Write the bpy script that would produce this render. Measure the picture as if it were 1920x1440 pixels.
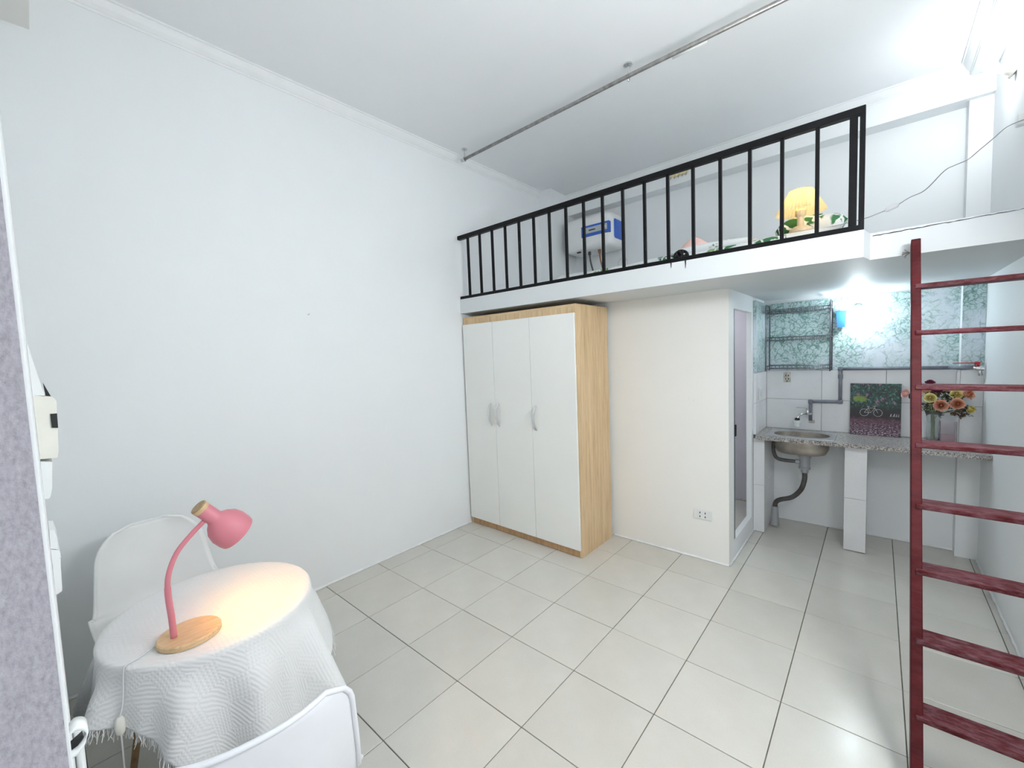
import bpy, bmesh, math, random
from mathutils import Vector, Matrix, Quaternion
random.seed(7)
for o in list(bpy.data.objects): bpy.data.objects.remove(o)
SC = bpy.context.scene; COL = SC.collection
PI = math.pi

# ------------------------------------------------------------------ camera
F_PX = 785.526
yaw, pitch, roll = -0.719002, -0.067599, -0.038379
CAM = Vector((2.8583, -1.2264, 1.5429))
fw = Vector((math.sin(yaw)*math.cos(pitch), math.cos(yaw)*math.cos(pitch), math.sin(pitch)))
rt = Vector((math.cos(yaw), -math.sin(yaw), 0)); up = rt.cross(fw)
c_, s_ = math.cos(roll), math.sin(roll)
rt, up = c_*rt + s_*up, -s_*rt + c_*up
cd = bpy.data.cameras.new('camera'); cam = bpy.data.objects.new('camera', cd); COL.objects.link(cam)
cd.sensor_fit = 'HORIZONTAL'; cd.sensor_width = 36; cd.lens = 36*F_PX/1920; cd.clip_start = 0.02
M3 = Matrix((rt, up, -fw)).transposed()
cam.matrix_world = Matrix.Translation(CAM) @ M3.to_4x4()
SC.camera = cam
def hit(px, py, ax, v):
    """point where the ray through a photo pixel meets the plane ax = v"""
    d = rt*((px-960)/F_PX) + up*((720-py)/F_PX) + fw
    i = 'xyz'.index(ax)
    return CAM + d*((v-CAM[i])/d[i])

# ------------------------------------------------------------------ world, exposure
W = bpy.data.worlds.new('daylight'); SC.world = W; W.use_nodes = True
bg = W.node_tree.nodes['Background']; bg.inputs[0].default_value = (0.93, 0.97, 1.0, 1); bg.inputs[1].default_value = 1.3
vs = SC.view_settings; vs.view_transform = 'Standard'; vs.look = 'None'; vs.gamma = 1; vs.use_curve_mapping = False
vs.exposure = 0.42
WALL_BULB_W = 5.5; KITCHEN_BULB_W = 5.5; BATH_FILL_W = 3.5; DESK_W = 2.6; LOFT_LAMP_W = .45; FILL_TUBE_W = 63.0

# ------------------------------------------------------------------ materials
MATS = {}
def newmat(name, col=(.8,.8,.8), rough=.5, metal=0, **kw):
    m = bpy.data.materials.new(name); m.use_nodes = True; nt = m.node_tree
    b = nt.nodes['Principled BSDF']
    b.inputs['Base Color'].default_value = (*col, 1); b.inputs['Roughness'].default_value = rough; b.inputs['Metallic'].default_value = metal
    for k, v in kw.items(): b.inputs[k.replace('_', ' ')].default_value = v
    MATS[name] = m
    return m, nt, b
def N(nt, t, **kw):
    n = nt.nodes.new(t)
    for k, v in kw.items():
        if k.startswith('i_'):
            key = k[2:]; n.inputs[int(key) if key.isdigit() else key.replace('_', ' ')].default_value = v
        else: setattr(n, k, v)
    return n
def ramp(nt, src, stops, out=None):
    r = nt.nodes.new('ShaderNodeValToRGB'); el = r.color_ramp.elements
    while len(el) < len(stops): el.new(.5)
    for e, (p, c) in zip(el, stops):
        e.position = p; e.color = (*c, 1) if len(c) == 3 else c
    nt.links.new(src, r.inputs[0])
    if out: nt.links.new(r.outputs[0], out)
    return r
def mixc(nt, fac, a, b, mode='MIX'):
    n = nt.nodes.new('ShaderNodeMix'); n.data_type = 'RGBA'; n.blend_type = mode
    for s, i in ((fac, 0), (a, 6), (b, 7)):
        if hasattr(s, 'links'): nt.links.new(s, n.inputs[i])
        elif isinstance(s, (int, float)): n.inputs[i].default_value = s
        else: n.inputs[i].default_value = (*s, 1)
    return n.outputs[2]
def math_(nt, op, a, b=0.0, c=None):
    n = nt.nodes.new('ShaderNodeMath'); n.operation = op
    for i, s in enumerate((a, b) if c is None else (a, b, c)):
        if hasattr(s, 'links'): nt.links.new(s, n.inputs[i])
        else: n.inputs[i].default_value = s
    return n.outputs[0]
def bump(nt, b, h, strength=.2, dist=.01):
    n = N(nt, 'ShaderNodeBump'); n.inputs['Strength'].default_value = strength; n.inputs['Distance'].default_value = dist
    nt.links.new(h, n.inputs['Height']); nt.links.new(n.outputs[0], b.inputs['Normal'])
def coord(nt, kind='Object', scale=(1,1,1), rot=(0,0,0)):
    t = N(nt, 'ShaderNodeTexCoord'); mp = N(nt, 'ShaderNodeMapping')
    mp.inputs['Scale'].default_value = scale; mp.inputs['Rotation'].default_value = rot
    nt.links.new(t.outputs[kind], mp.inputs[0]); return mp.outputs[0]
def noise(nt, vec, scale=5, detail=4, rough=.55, dist=0):
    n = N(nt, 'ShaderNodeTexNoise'); n.inputs['Scale'].default_value = scale; n.inputs['Detail'].default_value = detail
    n.inputs['Roughness'].default_value = rough; n.inputs['Distortion'].default_value = dist
    nt.links.new(vec, n.inputs['Vector']); return n
def basic(name, col, rough=.5, metal=0, var=.06, nscale=8, bmp=0, bscale=60, **kw):
    m, nt, b = newmat(name, col, rough, metal, **kw)
    v = coord(nt); n = noise(nt, v, nscale)
    dk = tuple(c*(1-var) for c in col); lt = tuple(min(1, c*(1+var)) for c in col)
    ramp(nt, n.outputs[0], [(.3, dk), (.7, lt)], b.inputs['Base Color'])
    if bmp:
        n2 = noise(nt, v, bscale, 3); bump(nt, b, n2.outputs[0], bmp, .004)
    return m
def paint(name, col, var=.025, scuff=.35):
    m, nt, b = newmat(name, col, .55)
    v = coord(nt)
    n = noise(nt, v, 1.6, 5); base = ramp(nt, n.outputs[0], [(.3, tuple(c*(1-var) for c in col)), (.7, col)])
    s = noise(nt, v, 9, 6, .7, 1.5); s2 = noise(nt, v, 1.1, 2)
    f = math_(nt, 'MULTIPLY', ramp(nt, s.outputs[0], [(.70, (0,0,0)), (.76, (1,1,1))]).outputs[0], ramp(nt, s2.outputs[0], [(.52, (0,0,0)), (.62, (1,1,1))]).outputs[0])
    f = math_(nt, 'MULTIPLY', f, scuff)
    nt.links.new(mixc(nt, f, base.outputs[0], tuple(c*.62 for c in col)), b.inputs['Base Color'])
    n3 = noise(nt, v, 35, 4, .6); bump(nt, b, n3.outputs[0], .12, .004)
    return m
paint('wall_paint', (.875, .905, .92)); paint('ceiling_paint', (.89, .91, .93), scuff=.05)
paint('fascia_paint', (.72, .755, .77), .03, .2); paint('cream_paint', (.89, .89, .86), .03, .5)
paint('soffit_paint', (.70, .71, .74), .05, .3)
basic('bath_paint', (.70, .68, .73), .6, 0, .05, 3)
basic('cornice_paint', (.86, .88, .89), .45, 0, .02)
basic('caulk', (.85, .87, .88), .6, 0, .05, 12, .5, 40)
def jamb():
    m, nt, b = newmat('grey_render', (.62, .60, .65), .85)
    v = coord(nt); n = noise(nt, coord(nt, 'Object', (1, 1, .5)), 300, 5, .65); w = noise(nt, v, 420, 4, .6)
    ramp(nt, n.outputs[0], [(.3, (.22, .215, .24)), (.5, (.30, .29, .325)), (.75, (.37, .36, .395))], b.inputs['Base Color'])
    bump(nt, b, w.outputs[0], .6, .002)
jamb()
def tile_mat(name, a, b_, rough, big=5):
    m, nt, b = newmat(name, a, rough)
    v = coord(nt); oi = N(nt, 'ShaderNodeObjectInfo')
    n = noise(nt, v, big, 5, .6); n2 = noise(nt, v, 220, 2)
    r = ramp(nt, n.outputs[0], [(.25, a), (.75, b_)])
    k = math_(nt, 'MULTIPLY_ADD', oi.outputs['Random'], .07, .95)
    hs = N(nt, 'ShaderNodeHueSaturation'); nt.links.new(r.outputs[0], hs.inputs['Color']); nt.links.new(k, hs.inputs['Value'])
    sp = ramp(nt, n2.outputs[0], [(.30, (.93,.93,.93)), (.45, (1,1,1))])
    st = noise(nt, v, 24, 6, .7, .8); sr = ramp(nt, st.outputs[0], [(.76, (1,1,1)), (.84, (.74,.70,.63))])
    c = mixc(nt, 1, hs.outputs[0], sp.outputs[0], 'MULTIPLY'); c = mixc(nt, 1, c, sr.outputs[0], 'MULTIPLY')
    nt.links.new(c, b.inputs['Base Color'])
    rr = ramp(nt, n.outputs[0], [(.2, (rough*.8,)*3), (.8, (min(1, rough*1.3),)*3)]); nt.links.new(rr.outputs[0], b.inputs['Roughness'])
tile_mat('floor_tile', (.62, .605, .55), (.675, .66, .61), .21)
tile_mat('wall_tile', (.80, .81, .83), (.86, .87, .88), .22)
basic('grout', (.13, .12, .10), .9, 0, .4, 14)
basic('dark_grout', (.25, .24, .24), .9, 0, .3, 20)
def wood(name, c1, c2, c3, scale=(14, 14, .7), rough=.45):
    m, nt, b = newmat(name, c2, rough)
    v = coord(nt, 'Object', scale); n = noise(nt, v, 3, 6, .6, .6); n2 = noise(nt, v, 14, 3, .6)
    r = ramp(nt, n.outputs[0], [(.25, c1), (.5, c2), (.78, c3)])
    r2 = ramp(nt, n2.outputs[0], [(.3, (.82,.78,.72)), (.6, (1,1,1))])
    nt.links.new(mixc(nt, .7, r.outputs[0], r2.outputs[0], 'MULTIPLY'), b.inputs['Base Color'])
    bump(nt, b, n2.outputs[0], .08, .002)
wood('oak', (.52, .35, .19), (.70, .51, .30), (.80, .62, .40))
wood('oak_h', (.52, .35, .19), (.70, .51, .30), (.80, .62, .40), (.9, 14, 14))
wood('oak_plinth', (.34, .19, .09), (.50, .31, .16), (.58, .38, .21), (16, 14, 1))
wood('lamp_wood', (.55, .36, .18), (.70, .50, .28), (.78, .60, .38), (60, 5, 30))
wood('cap_wood', (.30, .19, .09), (.42, .29, .15), (.50, .36, .20), (60, 60, 8))
wood('leg_wood', (.30, .18, .10), (.42, .27, .15), (.50, .34, .20), (30, 30, 3))
wood('pale_turned_wood', (.62, .48, .30), (.75, .60, .40), (.82, .68, .48), (30, 30, 4))
basic('laminate_white', (.88, .895, .865), .28, 0, .02, 2)
basic('edge_band', (.66, .47, .28), .5)
basic('gap_dark', (.03, .025, .02), .9)
basic('chrome', (.72, .72, .72), .18, 1, .05)
basic('steel', (.55, .56, .58), .32, 1, .15, 12)
basic('dirty_steel', (.45, .41, .36), .5, .8, .35, 9)
basic('wire_steel', (.22, .22, .25), .35, .8, .2, 30)
basic('galvanised', (.36, .35, .34), .42, .9, .25, 30)
basic('black_paint', (.004, .004, .005), .42, 0, .3, 20, .25, 90, Specular_IOR_Level=.18)
basic('white_plastic', (.80, .82, .82), .35, 0, .02)
basic('cream_plastic', (.78, .77, .70), .4, 0, .05, 15)
basic('old_plate', (.55, .52, .47), .6, 0, .35, 40)
basic('black_plastic', (.012, .012, .013), .4)
basic('chair_plastic', (.80, .81, .80), .38, 0, .02)
basic('chair_plastic_cool', (.76, .77, .81), .42, 0, .02)
basic('pink_metal', (.66, .22, .27), .45, 0, .03)
basic('grey_pvc', (.20, .21, .25), .5, 0, .15, 20)
basic('drain_grey', (.36, .37, .39), .5, 0, .1, 14)
basic('dark_hose', (.075, .07, .065), .45, 0, .3, 30)
basic('blue_plastic', (.05, .22, .55), .4)
basic('heater_blue', (.03, .12, .52), .3)
basic('heater_white', (.84, .85, .85), .3, 0, .02)
basic('silver_panel', (.50, .53, .56), .35, .3)
basic('red_plastic', (.45, .02, .03), .4)
basic('white_cable', (.70, .71, .72), .5)
basic('grey_cable', (.30, .31, .33), .5)
basic('copper', (.30, .14, .08), .4, .7)
basic('pink_fabric', (.88, .60, .55), .8, 0, .06, 20, .3)
basic('straw', (.75, .66, .38), .8, 0, .2, 40)
basic('black_yarn', (.01, .01, .012), .9, 0, .4, 30)
def ladder_mats():
    for name, worn in (('ladder_red', .06), ('ladder_tread', .40)):
        m, nt, b = newmat(name, (.17, .035, .035), .38)
        v = coord(nt, 'Object', (3, 9, 9)); n = noise(nt, v, 7, 6, .7); n2 = noise(nt, v, 2, 3)
        base = ramp(nt, n2.outputs[0], [(.3, (.050, .0065, .008)), (.7, (.082, .012, .014))])
        f = math_(nt, 'MULTIPLY', ramp(nt, n.outputs[0], [(.42, (0,0,0)), (.68, (1,1,1))]).outputs[0], worn)
        nt.links.new(mixc(nt, f, base.outputs[0], (.30, .17, .20)), b.inputs['Base Color']); b.inputs['Specular IOR Level'].default_value = .10; b.inputs['Roughness'].default_value = .5
        bump(nt, b, n.outputs[0], .15, .002)
ladder_mats()
def granite():
    m, nt, b = newmat('granite', (.45, .42, .40), .3)
    v = coord(nt); a = N(nt, 'ShaderNodeTexVoronoi'); a.inputs['Scale'].default_value = 170; nt.links.new(v, a.inputs['Vector'])
    n = noise(nt, v, 60, 4)
    r = ramp(nt, a.outputs['Color'], [(.15, (.10,.09,.09)), (.4, (.36,.33,.31)), (.62, (.56,.53,.50)), (.9, (.74,.71,.68))])
    nt.links.new(mixc(nt, .35, r.outputs[0], n.outputs[0], 'MULTIPLY'), b.inputs['Base Color'])
granite()
def marble():
    m, nt, b = newmat('green_marble_vinyl', (.7, .78, .8), .22)
    v = coord(nt, 'Object', (1, 1, 1))
    w = noise(nt, v, 3.2, 4, .6)
    vm = N(nt, 'ShaderNodeVectorMath', operation='MULTIPLY_ADD'); nt.links.new(w.outputs['Color'], vm.inputs[0]); vm.inputs[1].default_value = (.30, .30, .30); nt.links.new(v, vm.inputs[2])
    def veins(scale, w1, vec):
        a = N(nt, 'ShaderNodeTexVoronoi', feature='DISTANCE_TO_EDGE'); a.inputs['Scale'].default_value = scale; nt.links.new(vec, a.inputs['Vector'])
        return ramp(nt, a.outputs['Distance'], [(.0, (1,1,1)), (w1*.4, (.5,.5,.5)), (w1, (0,0,0))]).outputs[0]
    w2 = noise(nt, v, 26, 4, .65); vm2 = N(nt, 'ShaderNodeVectorMath', operation='MULTIPLY_ADD'); nt.links.new(w2.outputs['Color'], vm2.inputs[0]); vm2.inputs[1].default_value = (.045, .045, .045); nt.links.new(vm.outputs[0], vm2.inputs[2])
    v1 = veins(8, .05, vm2.outputs[0]); v2 = veins(20, .10, vm2.outputs[0]); v3 = veins(48, .16, vm2.outputs[0])
    brk = ramp(nt, noise(nt, v, 11, 3).outputs[0], [(.42, (0,0,0)), (.58, (1,1,1))]).outputs[0]
    band = noise(nt, coord(nt, 'Object', (1.7, 1.7, .75), (0, .55, 0)), 2.6, 4, .6); bm_ = ramp(nt, band.outputs[0], [(.38, (0,0,0)), (.56, (1,1,1))]).outputs[0]
    spk = ramp(nt, noise(nt, v, 75, 4, .7).outputs[0], [(.50, (0,0,0)), (.62, (1,1,1))]).outputs[0]
    tone = noise(nt, v, 5, 5); base = ramp(nt, tone.outputs[0], [(.3, (.66, .75, .83)), (.7, (.80, .87, .92))]).outputs[0]
    c = mixc(nt, math_(nt, 'MULTIPLY', bm_, .42), base, (.36, .60, .54))
    c = mixc(nt, math_(nt, 'MULTIPLY', math_(nt, 'MULTIPLY', v1, brk), .75), c, (.13, .24, .26))
    c = mixc(nt, math_(nt, 'MULTIPLY', math_(nt, 'MULTIPLY', v2, bm_), .9), c, (.06, .22, .17))
    c = mixc(nt, math_(nt, 'MULTIPLY', math_(nt, 'MULTIPLY', math_(nt, 'MULTIPLY', v3, bm_), spk), .9), c, (.06, .25, .17))
    nt.links.new(c, b.inputs['Base Color'])
marble()
def cloth():
    m, nt, b = newmat('woven_cotton', (.79, .80, .80), .9)
    t = N(nt, 'ShaderNodeTexCoord'); uv = t.outputs['UV']
    sep = N(nt, 'ShaderNodeSeparateXYZ'); nt.links.new(uv, sep.inputs[0])
    # alternating blocks of ladder weave and zigzag weave
    def wave(scale, ang, dist=0):
        mp = N(nt, 'ShaderNodeMapping'); mp.inputs['Rotation'].default_value = (0, 0, ang); nt.links.new(uv, mp.inputs[0])
        w = N(nt, 'ShaderNodeTexWave'); w.inputs['Scale'].default_value = scale; w.inputs['Distortion'].default_value = dist; w.inputs['Detail'].default_value = 1
        nt.links.new(mp.outputs[0], w.inputs[0]); return w.outputs['Fac']
    ch = N(nt, 'ShaderNodeTexChecker'); ch.inputs['Scale'].default_value = 13; nt.links.new(uv, ch.inputs[0])
    h1 = math_(nt, 'MULTIPLY', wave(26, 0), wave(26, PI/2)); h2 = wave(26, PI/4, 2.0)
    mx = N(nt, 'ShaderNodeMix'); nt.links.new(ch.outputs['Fac'], mx.inputs[0]); nt.links.new(h1, mx.inputs[2]); nt.links.new(h2, mx.inputs[3])
    fine = noise(nt, uv, 160, 2)
    hh = math_(nt, 'ADD', mx.outputs[0], math_(nt, 'MULTIPLY', fine.outputs[0], .5))
    bump(nt, b, hh, .30, .003)
cloth()
def leaf_print():
    m, nt, b = newmat('leaf_print_cotton', (.8, .82, .8), .85)
    v = coord(nt, 'Object', (1, 1, 1)); w = noise(nt, v, 7, 3)
    vm = N(nt, 'ShaderNodeVectorMath', operation='MULTIPLY_ADD'); nt.links.new(w.outputs['Color'], vm.inputs[0]); vm.inputs[1].default_value = (.12, .12, .12); nt.links.new(v, vm.inputs[2])
    a = N(nt, 'ShaderNodeTexVoronoi'); a.inputs['Scale'].default_value = 5.2; nt.links.new(vm.outputs[0], a.inputs['Vector'])
    e = N(nt, 'ShaderNodeTexVoronoi', feature='DISTANCE_TO_EDGE'); e.inputs['Scale'].default_value = 14; nt.links.new(vm.outputs[0], e.inputs['Vector'])
    bl = ramp(nt, a.outputs['Distance'], [(.42, (1,1,1)), (.47, (0,0,0))]).outputs[0]
    sl = ramp(nt, e.outputs['Distance'], [(.05, (0,0,0)), (.09, (1,1,1))]).outputs[0]
    sepc = N(nt, 'ShaderNodeSeparateColor'); nt.links.new(a.outputs['Color'], sepc.inputs[0])
    pick = ramp(nt, sepc.outputs[0], [(.22, (0,0,0)), (.26, (1,1,1))]).outputs[0]
    f = math_(nt, 'MULTIPLY', math_(nt, 'MULTIPLY', bl, sl), pick)
    g = ramp(nt, sepc.outputs[1], [(0, (.015, .10, .035)), (.6, (.05, .20, .08)), (1, (.30, .42, .18))]).outputs[0]
    nt.links.new(mixc(nt, f, (.80, .83, .84), g), b.inputs['Base Color'])
leaf_print()
def painting():
    m, nt, b = newmat('garden_painting', (.1, .1, .1), .4)
    t = N(nt, 'ShaderNodeTexCoord'); g = t.outputs['UV']
    sep = N(nt, 'ShaderNodeSeparateXYZ'); nt.links.new(g, sep.inputs[0]); U, V = sep.outputs[0], sep.outputs[1]
    wob = noise(nt, g, 9, 4); vv = math_(nt, 'ADD', V, math_(nt, 'MULTIPLY_ADD', wob.outputs[0], .14, -.07))
    sky = ramp(nt, vv, [(.0, (.055,.02,.04)), (.30, (.085,.022,.045)), (.36, (.012,.007,.010)), (.50, (.008,.010,.009)), (.60, (.006,.018,.012)), (1, (.008,.022,.018))]).outputs[0]
    lf = N(nt, 'ShaderNodeTexVoronoi'); lf.inputs['Scale'].default_value = 34; nt.links.new(g, lf.inputs['Vector'])
    sc = N(nt, 'ShaderNodeSeparateColor'); nt.links.new(lf.outputs['Color'], sc.inputs[0])
    lcol = ramp(nt, sc.outputs[0], [(.1, (.004,.010,.008)), (.5, (.010,.045,.035)), (.8, (.025,.11,.085)), (1, (.10,.26,.22))]).outputs[0]
    topm = ramp(nt, vv, [(.50, (0,0,0)), (.58, (1,1,1))]).outputs[0]
    c = mixc(nt, math_(nt, 'MULTIPLY', topm, .8), sky, lcol)
    fl = N(nt, 'ShaderNodeTexVoronoi'); fl.inputs['Scale'].default_value = 8; nt.links.new(g, fl.inputs['Vector'])
    fm = math_(nt, 'MULTIPLY', ramp(nt, fl.outputs['Distance'], [(.26, (1,1,1)), (.36, (0,0,0))]).outputs[0], ramp(nt, vv, [(.58, (0,0,0)), (.64, (1,1,1))]).outputs[0])
    fm = math_(nt, 'MULTIPLY', fm, ramp(nt, sc.outputs[1], [(.35, (0,0,0)), (.5, (1,1,1))]).outputs[0])
    c = mixc(nt, math_(nt, 'MULTIPLY', fm, .8), c, (.34, .16, .27))
    mp = N(nt, 'ShaderNodeMapping'); mp.inputs['Scale'].default_value = (22, 70, 1); nt.links.new(g, mp.inputs[0])
    pet = noise(nt, mp.outputs[0], 1, 3, .6); pm = math_(nt, 'MULTIPLY', ramp(nt, pet.outputs[0], [(.52, (0,0,0)), (.60, (1,1,1))]).outputs[0], ramp(nt, vv, [(.05, (1,1,1)), (.34, (.0,.0,.0))]).outputs[0])
    c = mixc(nt, pm, c, (.62, .50, .60))
    dx = math_(nt, 'MULTIPLY', math_(nt, 'SUBTRACT', U, .20), 1.0); dy = math_(nt, 'MULTIPLY', math_(nt, 'SUBTRACT', vv, .70), 2.4)
    dist = math_(nt, 'SQRT', math_(nt, 'ADD', math_(nt, 'MULTIPLY', dx, dx), math_(nt, 'MULTIPLY', dy, dy)))
    ym = ramp(nt, dist, [(.11, (1,1,1)), (.16, (0,0,0))]).outputs[0]
    c = mixc(nt, math_(nt, 'MULTIPLY', ym, .8), c, (.20, .30, .03))
    nt.links.new(c, b.inputs['Base Color'])
painting()
basic('paint_white_line', (.60, .58, .60), .5)
def petals(name, c1, c2):
    m, nt, b = newmat(name, c1, .6)
    v = coord(nt); n = noise(nt, v, 40, 3); ramp(nt, n.outputs[0], [(.3, c1), (.7, c2)], b.inputs['Base Color'])
petals('petal_peach', (.82, .40, .26), (.88, .54, .40)); petals('petal_yellow', (.86, .74, .28), (.90, .84, .48)); petals('petal_pink', (.85, .50, .46), (.9, .62, .58)); petals('petal_wine', (.16, .02, .05), (.24, .04, .08))
petals('petal_peach_heart', (.66, .20, .09), (.78, .30, .16)); petals('petal_yellow_heart', (.82, .62, .14), (.86, .72, .26)); petals('petal_pink_heart', (.80, .40, .36), (.85, .5, .45)); petals('petal_wine_heart', (.10, .012, .03), (.16, .02, .05))
petals('leaf_dark', (.035, .06, .025), (.10, .09, .045)); petals('leaf_brown', (.10, .06, .04), (.19, .12, .08)); petals('stem_green', (.16, .22, .09), (.26, .32, .15))
def glassy(name, col, rough=.03, t=.85):
    m, nt, b = newmat(name, col, rough)
    b.inputs['Transmission Weight'].default_value = t; b.inputs['IOR'].default_value = 1.3
glassy('clear_glass', (.93, .96, .96), .04, .93); glassy('hazy_glass', (.90, .86, .89), .12, .88); basic('pink_wax', (.62, .38, .42), .5, 0, .1, 30)
def emit(name, col, s):
    m = bpy.data.materials.new(name); m.use_nodes = True; nt = m.node_tree; nt.nodes.clear()
    e = nt.nodes.new('ShaderNodeEmission'); o = nt.nodes.new('ShaderNodeOutputMaterial')
    e.inputs[0].default_value = (*col, 1); e.inputs[1].default_value = s; nt.links.new(e.outputs[0], o.inputs[0]); MATS[name] = m
def shade_mat(name, col, tr):
    m = bpy.data.materials.new(name); m.use_nodes = True; nt = m.node_tree; nt.nodes.clear()
    d = nt.nodes.new('ShaderNodeBsdfDiffuse'); t = nt.nodes.new('ShaderNodeBsdfTranslucent'); mx = nt.nodes.new('ShaderNodeMixShader'); o = nt.nodes.new('ShaderNodeOutputMaterial')
    for s in (d, t): s.inputs[0].default_value = (*col, 1)
    mx.inputs[0].default_value = tr
    nt.links.new(d.outputs[0], mx.inputs[1]); nt.links.new(t.outputs[0], mx.inputs[2]); nt.links.new(mx.outputs[0], o.inputs[0]); MATS[name] = m
shade_mat('pleated_shade', (.95, .86, .60), .55)

# ------------------------------------------------------------------ mesh helpers
def BM(): return bmesh.new()
def box(bm, x0, x1, y0, y1, z0, z1, bev=0, seg=1, M=None):
    vs_ = [bm.verts.new((x, y, z)) for x in (x0, x1) for y in (y0, y1) for z in (z0, z1)]
    fs = [bm.faces.new([vs_[i] for i in q]) for q in ((0,1,3,2), (4,6,7,5), (0,4,5,1), (2,3,7,6), (0,2,6,4), (1,5,7,3))]
    if bev:
        es = list({e for f in fs for e in f.edges})
        r = bmesh.ops.bevel(bm, geom=es, offset=bev, segments=seg, affect='EDGES', profile=.5)
        vs_ = list({v for f in r['faces'] for v in f.verts} | {v for v in vs_ if v.is_valid})
    if M is not None:
        for v in vs_: v.co = M @ v.co
    return bm
def frame_to(d):
    return d.normalized().to_track_quat('Z', 'Y').to_matrix()
def tube(bm, pts, rad, seg=8, closed=False, caps=True):
    pts = [Vector(p) for p in pts]; n = len(pts); rings = []
    rads = rad if isinstance(rad, (list, tuple)) else [rad]*n
    t0 = (pts[1]-pts[0]).normalized(); q = t0.to_track_quat('Z', 'Y'); prev = t0
    for i, p in enumerate(pts):
        if closed: t = (pts[(i+1) % n]-pts[i-1]).normalized()
        elif i == 0: t = t0
        elif i == n-1: t = (pts[-1]-pts[-2]).normalized()
        else: t = (pts[i+1]-pts[i-1]).normalized()
        q = prev.rotation_difference(t) @ q; prev = t
        rings.append([bm.verts.new(p + q @ Vector((math.cos(2*PI*k/seg)*rads[i], math.sin(2*PI*k/seg)*rads[i], 0))) for k in range(seg)])
    for i in range(n if closed else n-1):
        a, b_ = rings[i], rings[(i+1) % n]
        for k in range(seg): bm.faces.new((a[k], a[(k+1) % seg], b_[(k+1) % seg], b_[k]))
    if caps and not closed:
        bm.faces.new(rings[0][::-1]); bm.faces.new(rings[-1])
    return bm
def smooth_path(pts, n=8):
    """Catmull-Rom through pts"""
    P = [Vector(p) for p in pts]; P = [P[0]*2-P[1]] + P + [P[-1]*2-P[-2]]; out = []
    for i in range(1, len(P)-2):
        for k in range(n):
            t = k/n; a, b_, c, d = P[i-1], P[i], P[i+1], P[i+2]
            out.append(.5*((2*b_) + (c-a)*t + (2*a-5*b_+4*c-d)*t*t + (3*b_-a-3*c+d)*t**3))
    out.append(P[-2]); return out
def lathe(bm, prof, seg=24, M=None, capb=True, capt=True):
    rings = []
    for r, z in prof:
        ring = []
        for k in range(seg):
            v = Vector((r*math.cos(2*PI*k/seg), r*math.sin(2*PI*k/seg), z)); ring.append(bm.verts.new(M @ v if M is not None else v))
        rings.append(ring)
    for a, b_ in zip(rings, rings[1:]):
        for k in range(seg): bm.faces.new((a[k], a[(k+1) % seg], b_[(k+1) % seg], b_[k]))
    if capb: bm.faces.new(rings[0][::-1])
    if capt: bm.faces.new(rings[-1])
    return bm
def extrude_poly(bm, pts, d):
    """pts: 3D polygon, d: extrusion vector"""
    a = [bm.verts.new(p) for p in pts]; b_ = [bm.verts.new(Vector(p)+Vector(d)) for p in pts]; n = len(a)
    bm.faces.new(a[::-1]); bm.faces.new(b_)
    for i in range(n): bm.faces.new((a[i], a[(i+1) % n], b_[(i+1) % n], b_[i]))
    return bm
def grid(bm, fn, nu, nv, uvfn=None):
    V = [[bm.verts.new(fn(i/nu, j/nv)) for j in range(nv+1)] for i in range(nu+1)]
    uvl = bm.loops.layers.uv.verify() if uvfn else None
    for i in range(nu):
        for j in range(nv):
            f = bm.faces.new((V[i][j], V[i+1][j], V[i+1][j+1], V[i][j+1]))
            if uvfn:
                for l, (a, b_) in zip(f.loops, ((i,j), (i+1,j), (i+1,j+1), (i,j+1))): l[uvl].uv = uvfn(a/nu, b_/nv)
    return V
def axis_M(origin, d, upv=None):
    R = frame_to(Vector(d)).to_4x4(); return Matrix.Translation(Vector(origin)) @ R
def mk(name, bm, mat, parent=None, smooth=False, autos=None, kind=None, label=None):
    bmesh.ops.recalc_face_normals(bm, faces=bm.faces)
    me = bpy.data.meshes.new(name); bm.to_mesh(me); bm.free()
    me.materials.append(MATS[mat])
    if smooth or autos is not None:
        me.polygons.foreach_set('use_smooth', [True]*len(me.polygons))
        if autos is not None: me.set_sharp_from_angle(angle=math.radians(autos))
    o = bpy.data.objects.new(name, me); COL.objects.link(o)
    if parent is not None:
        o.parent = parent; o.matrix_parent_inverse = parent.matrix_basis.inverted()
    if kind: o['kind'] = kind
    if label: o['label'] = label
    return o
def tag(o, label, cat, group=None):
    o['label'] = label; o['category'] = cat
    if group: o['group'] = group
    return o
def thing(name, label, cat, loc=(0,0,0), group=None):
    o = bpy.data.objects.new(name, None); COL.objects.link(o); o.location = loc; o.empty_display_size = .1
    o.matrix_basis = Matrix.Translation(Vector(loc))
    return tag(o, label, cat, group)
def copy_tree(o, parent=None):
    c = o.copy(); COL.objects.link(c)
    if parent is not None: c.parent = parent
    for ch in o.children: copy_tree(ch, c)
    return c
def st(name, bm, mat, parent=None, **kw):
    return mk(name, bm, mat, parent, kind=None if parent is not None else 'structure', **kw)

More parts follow.
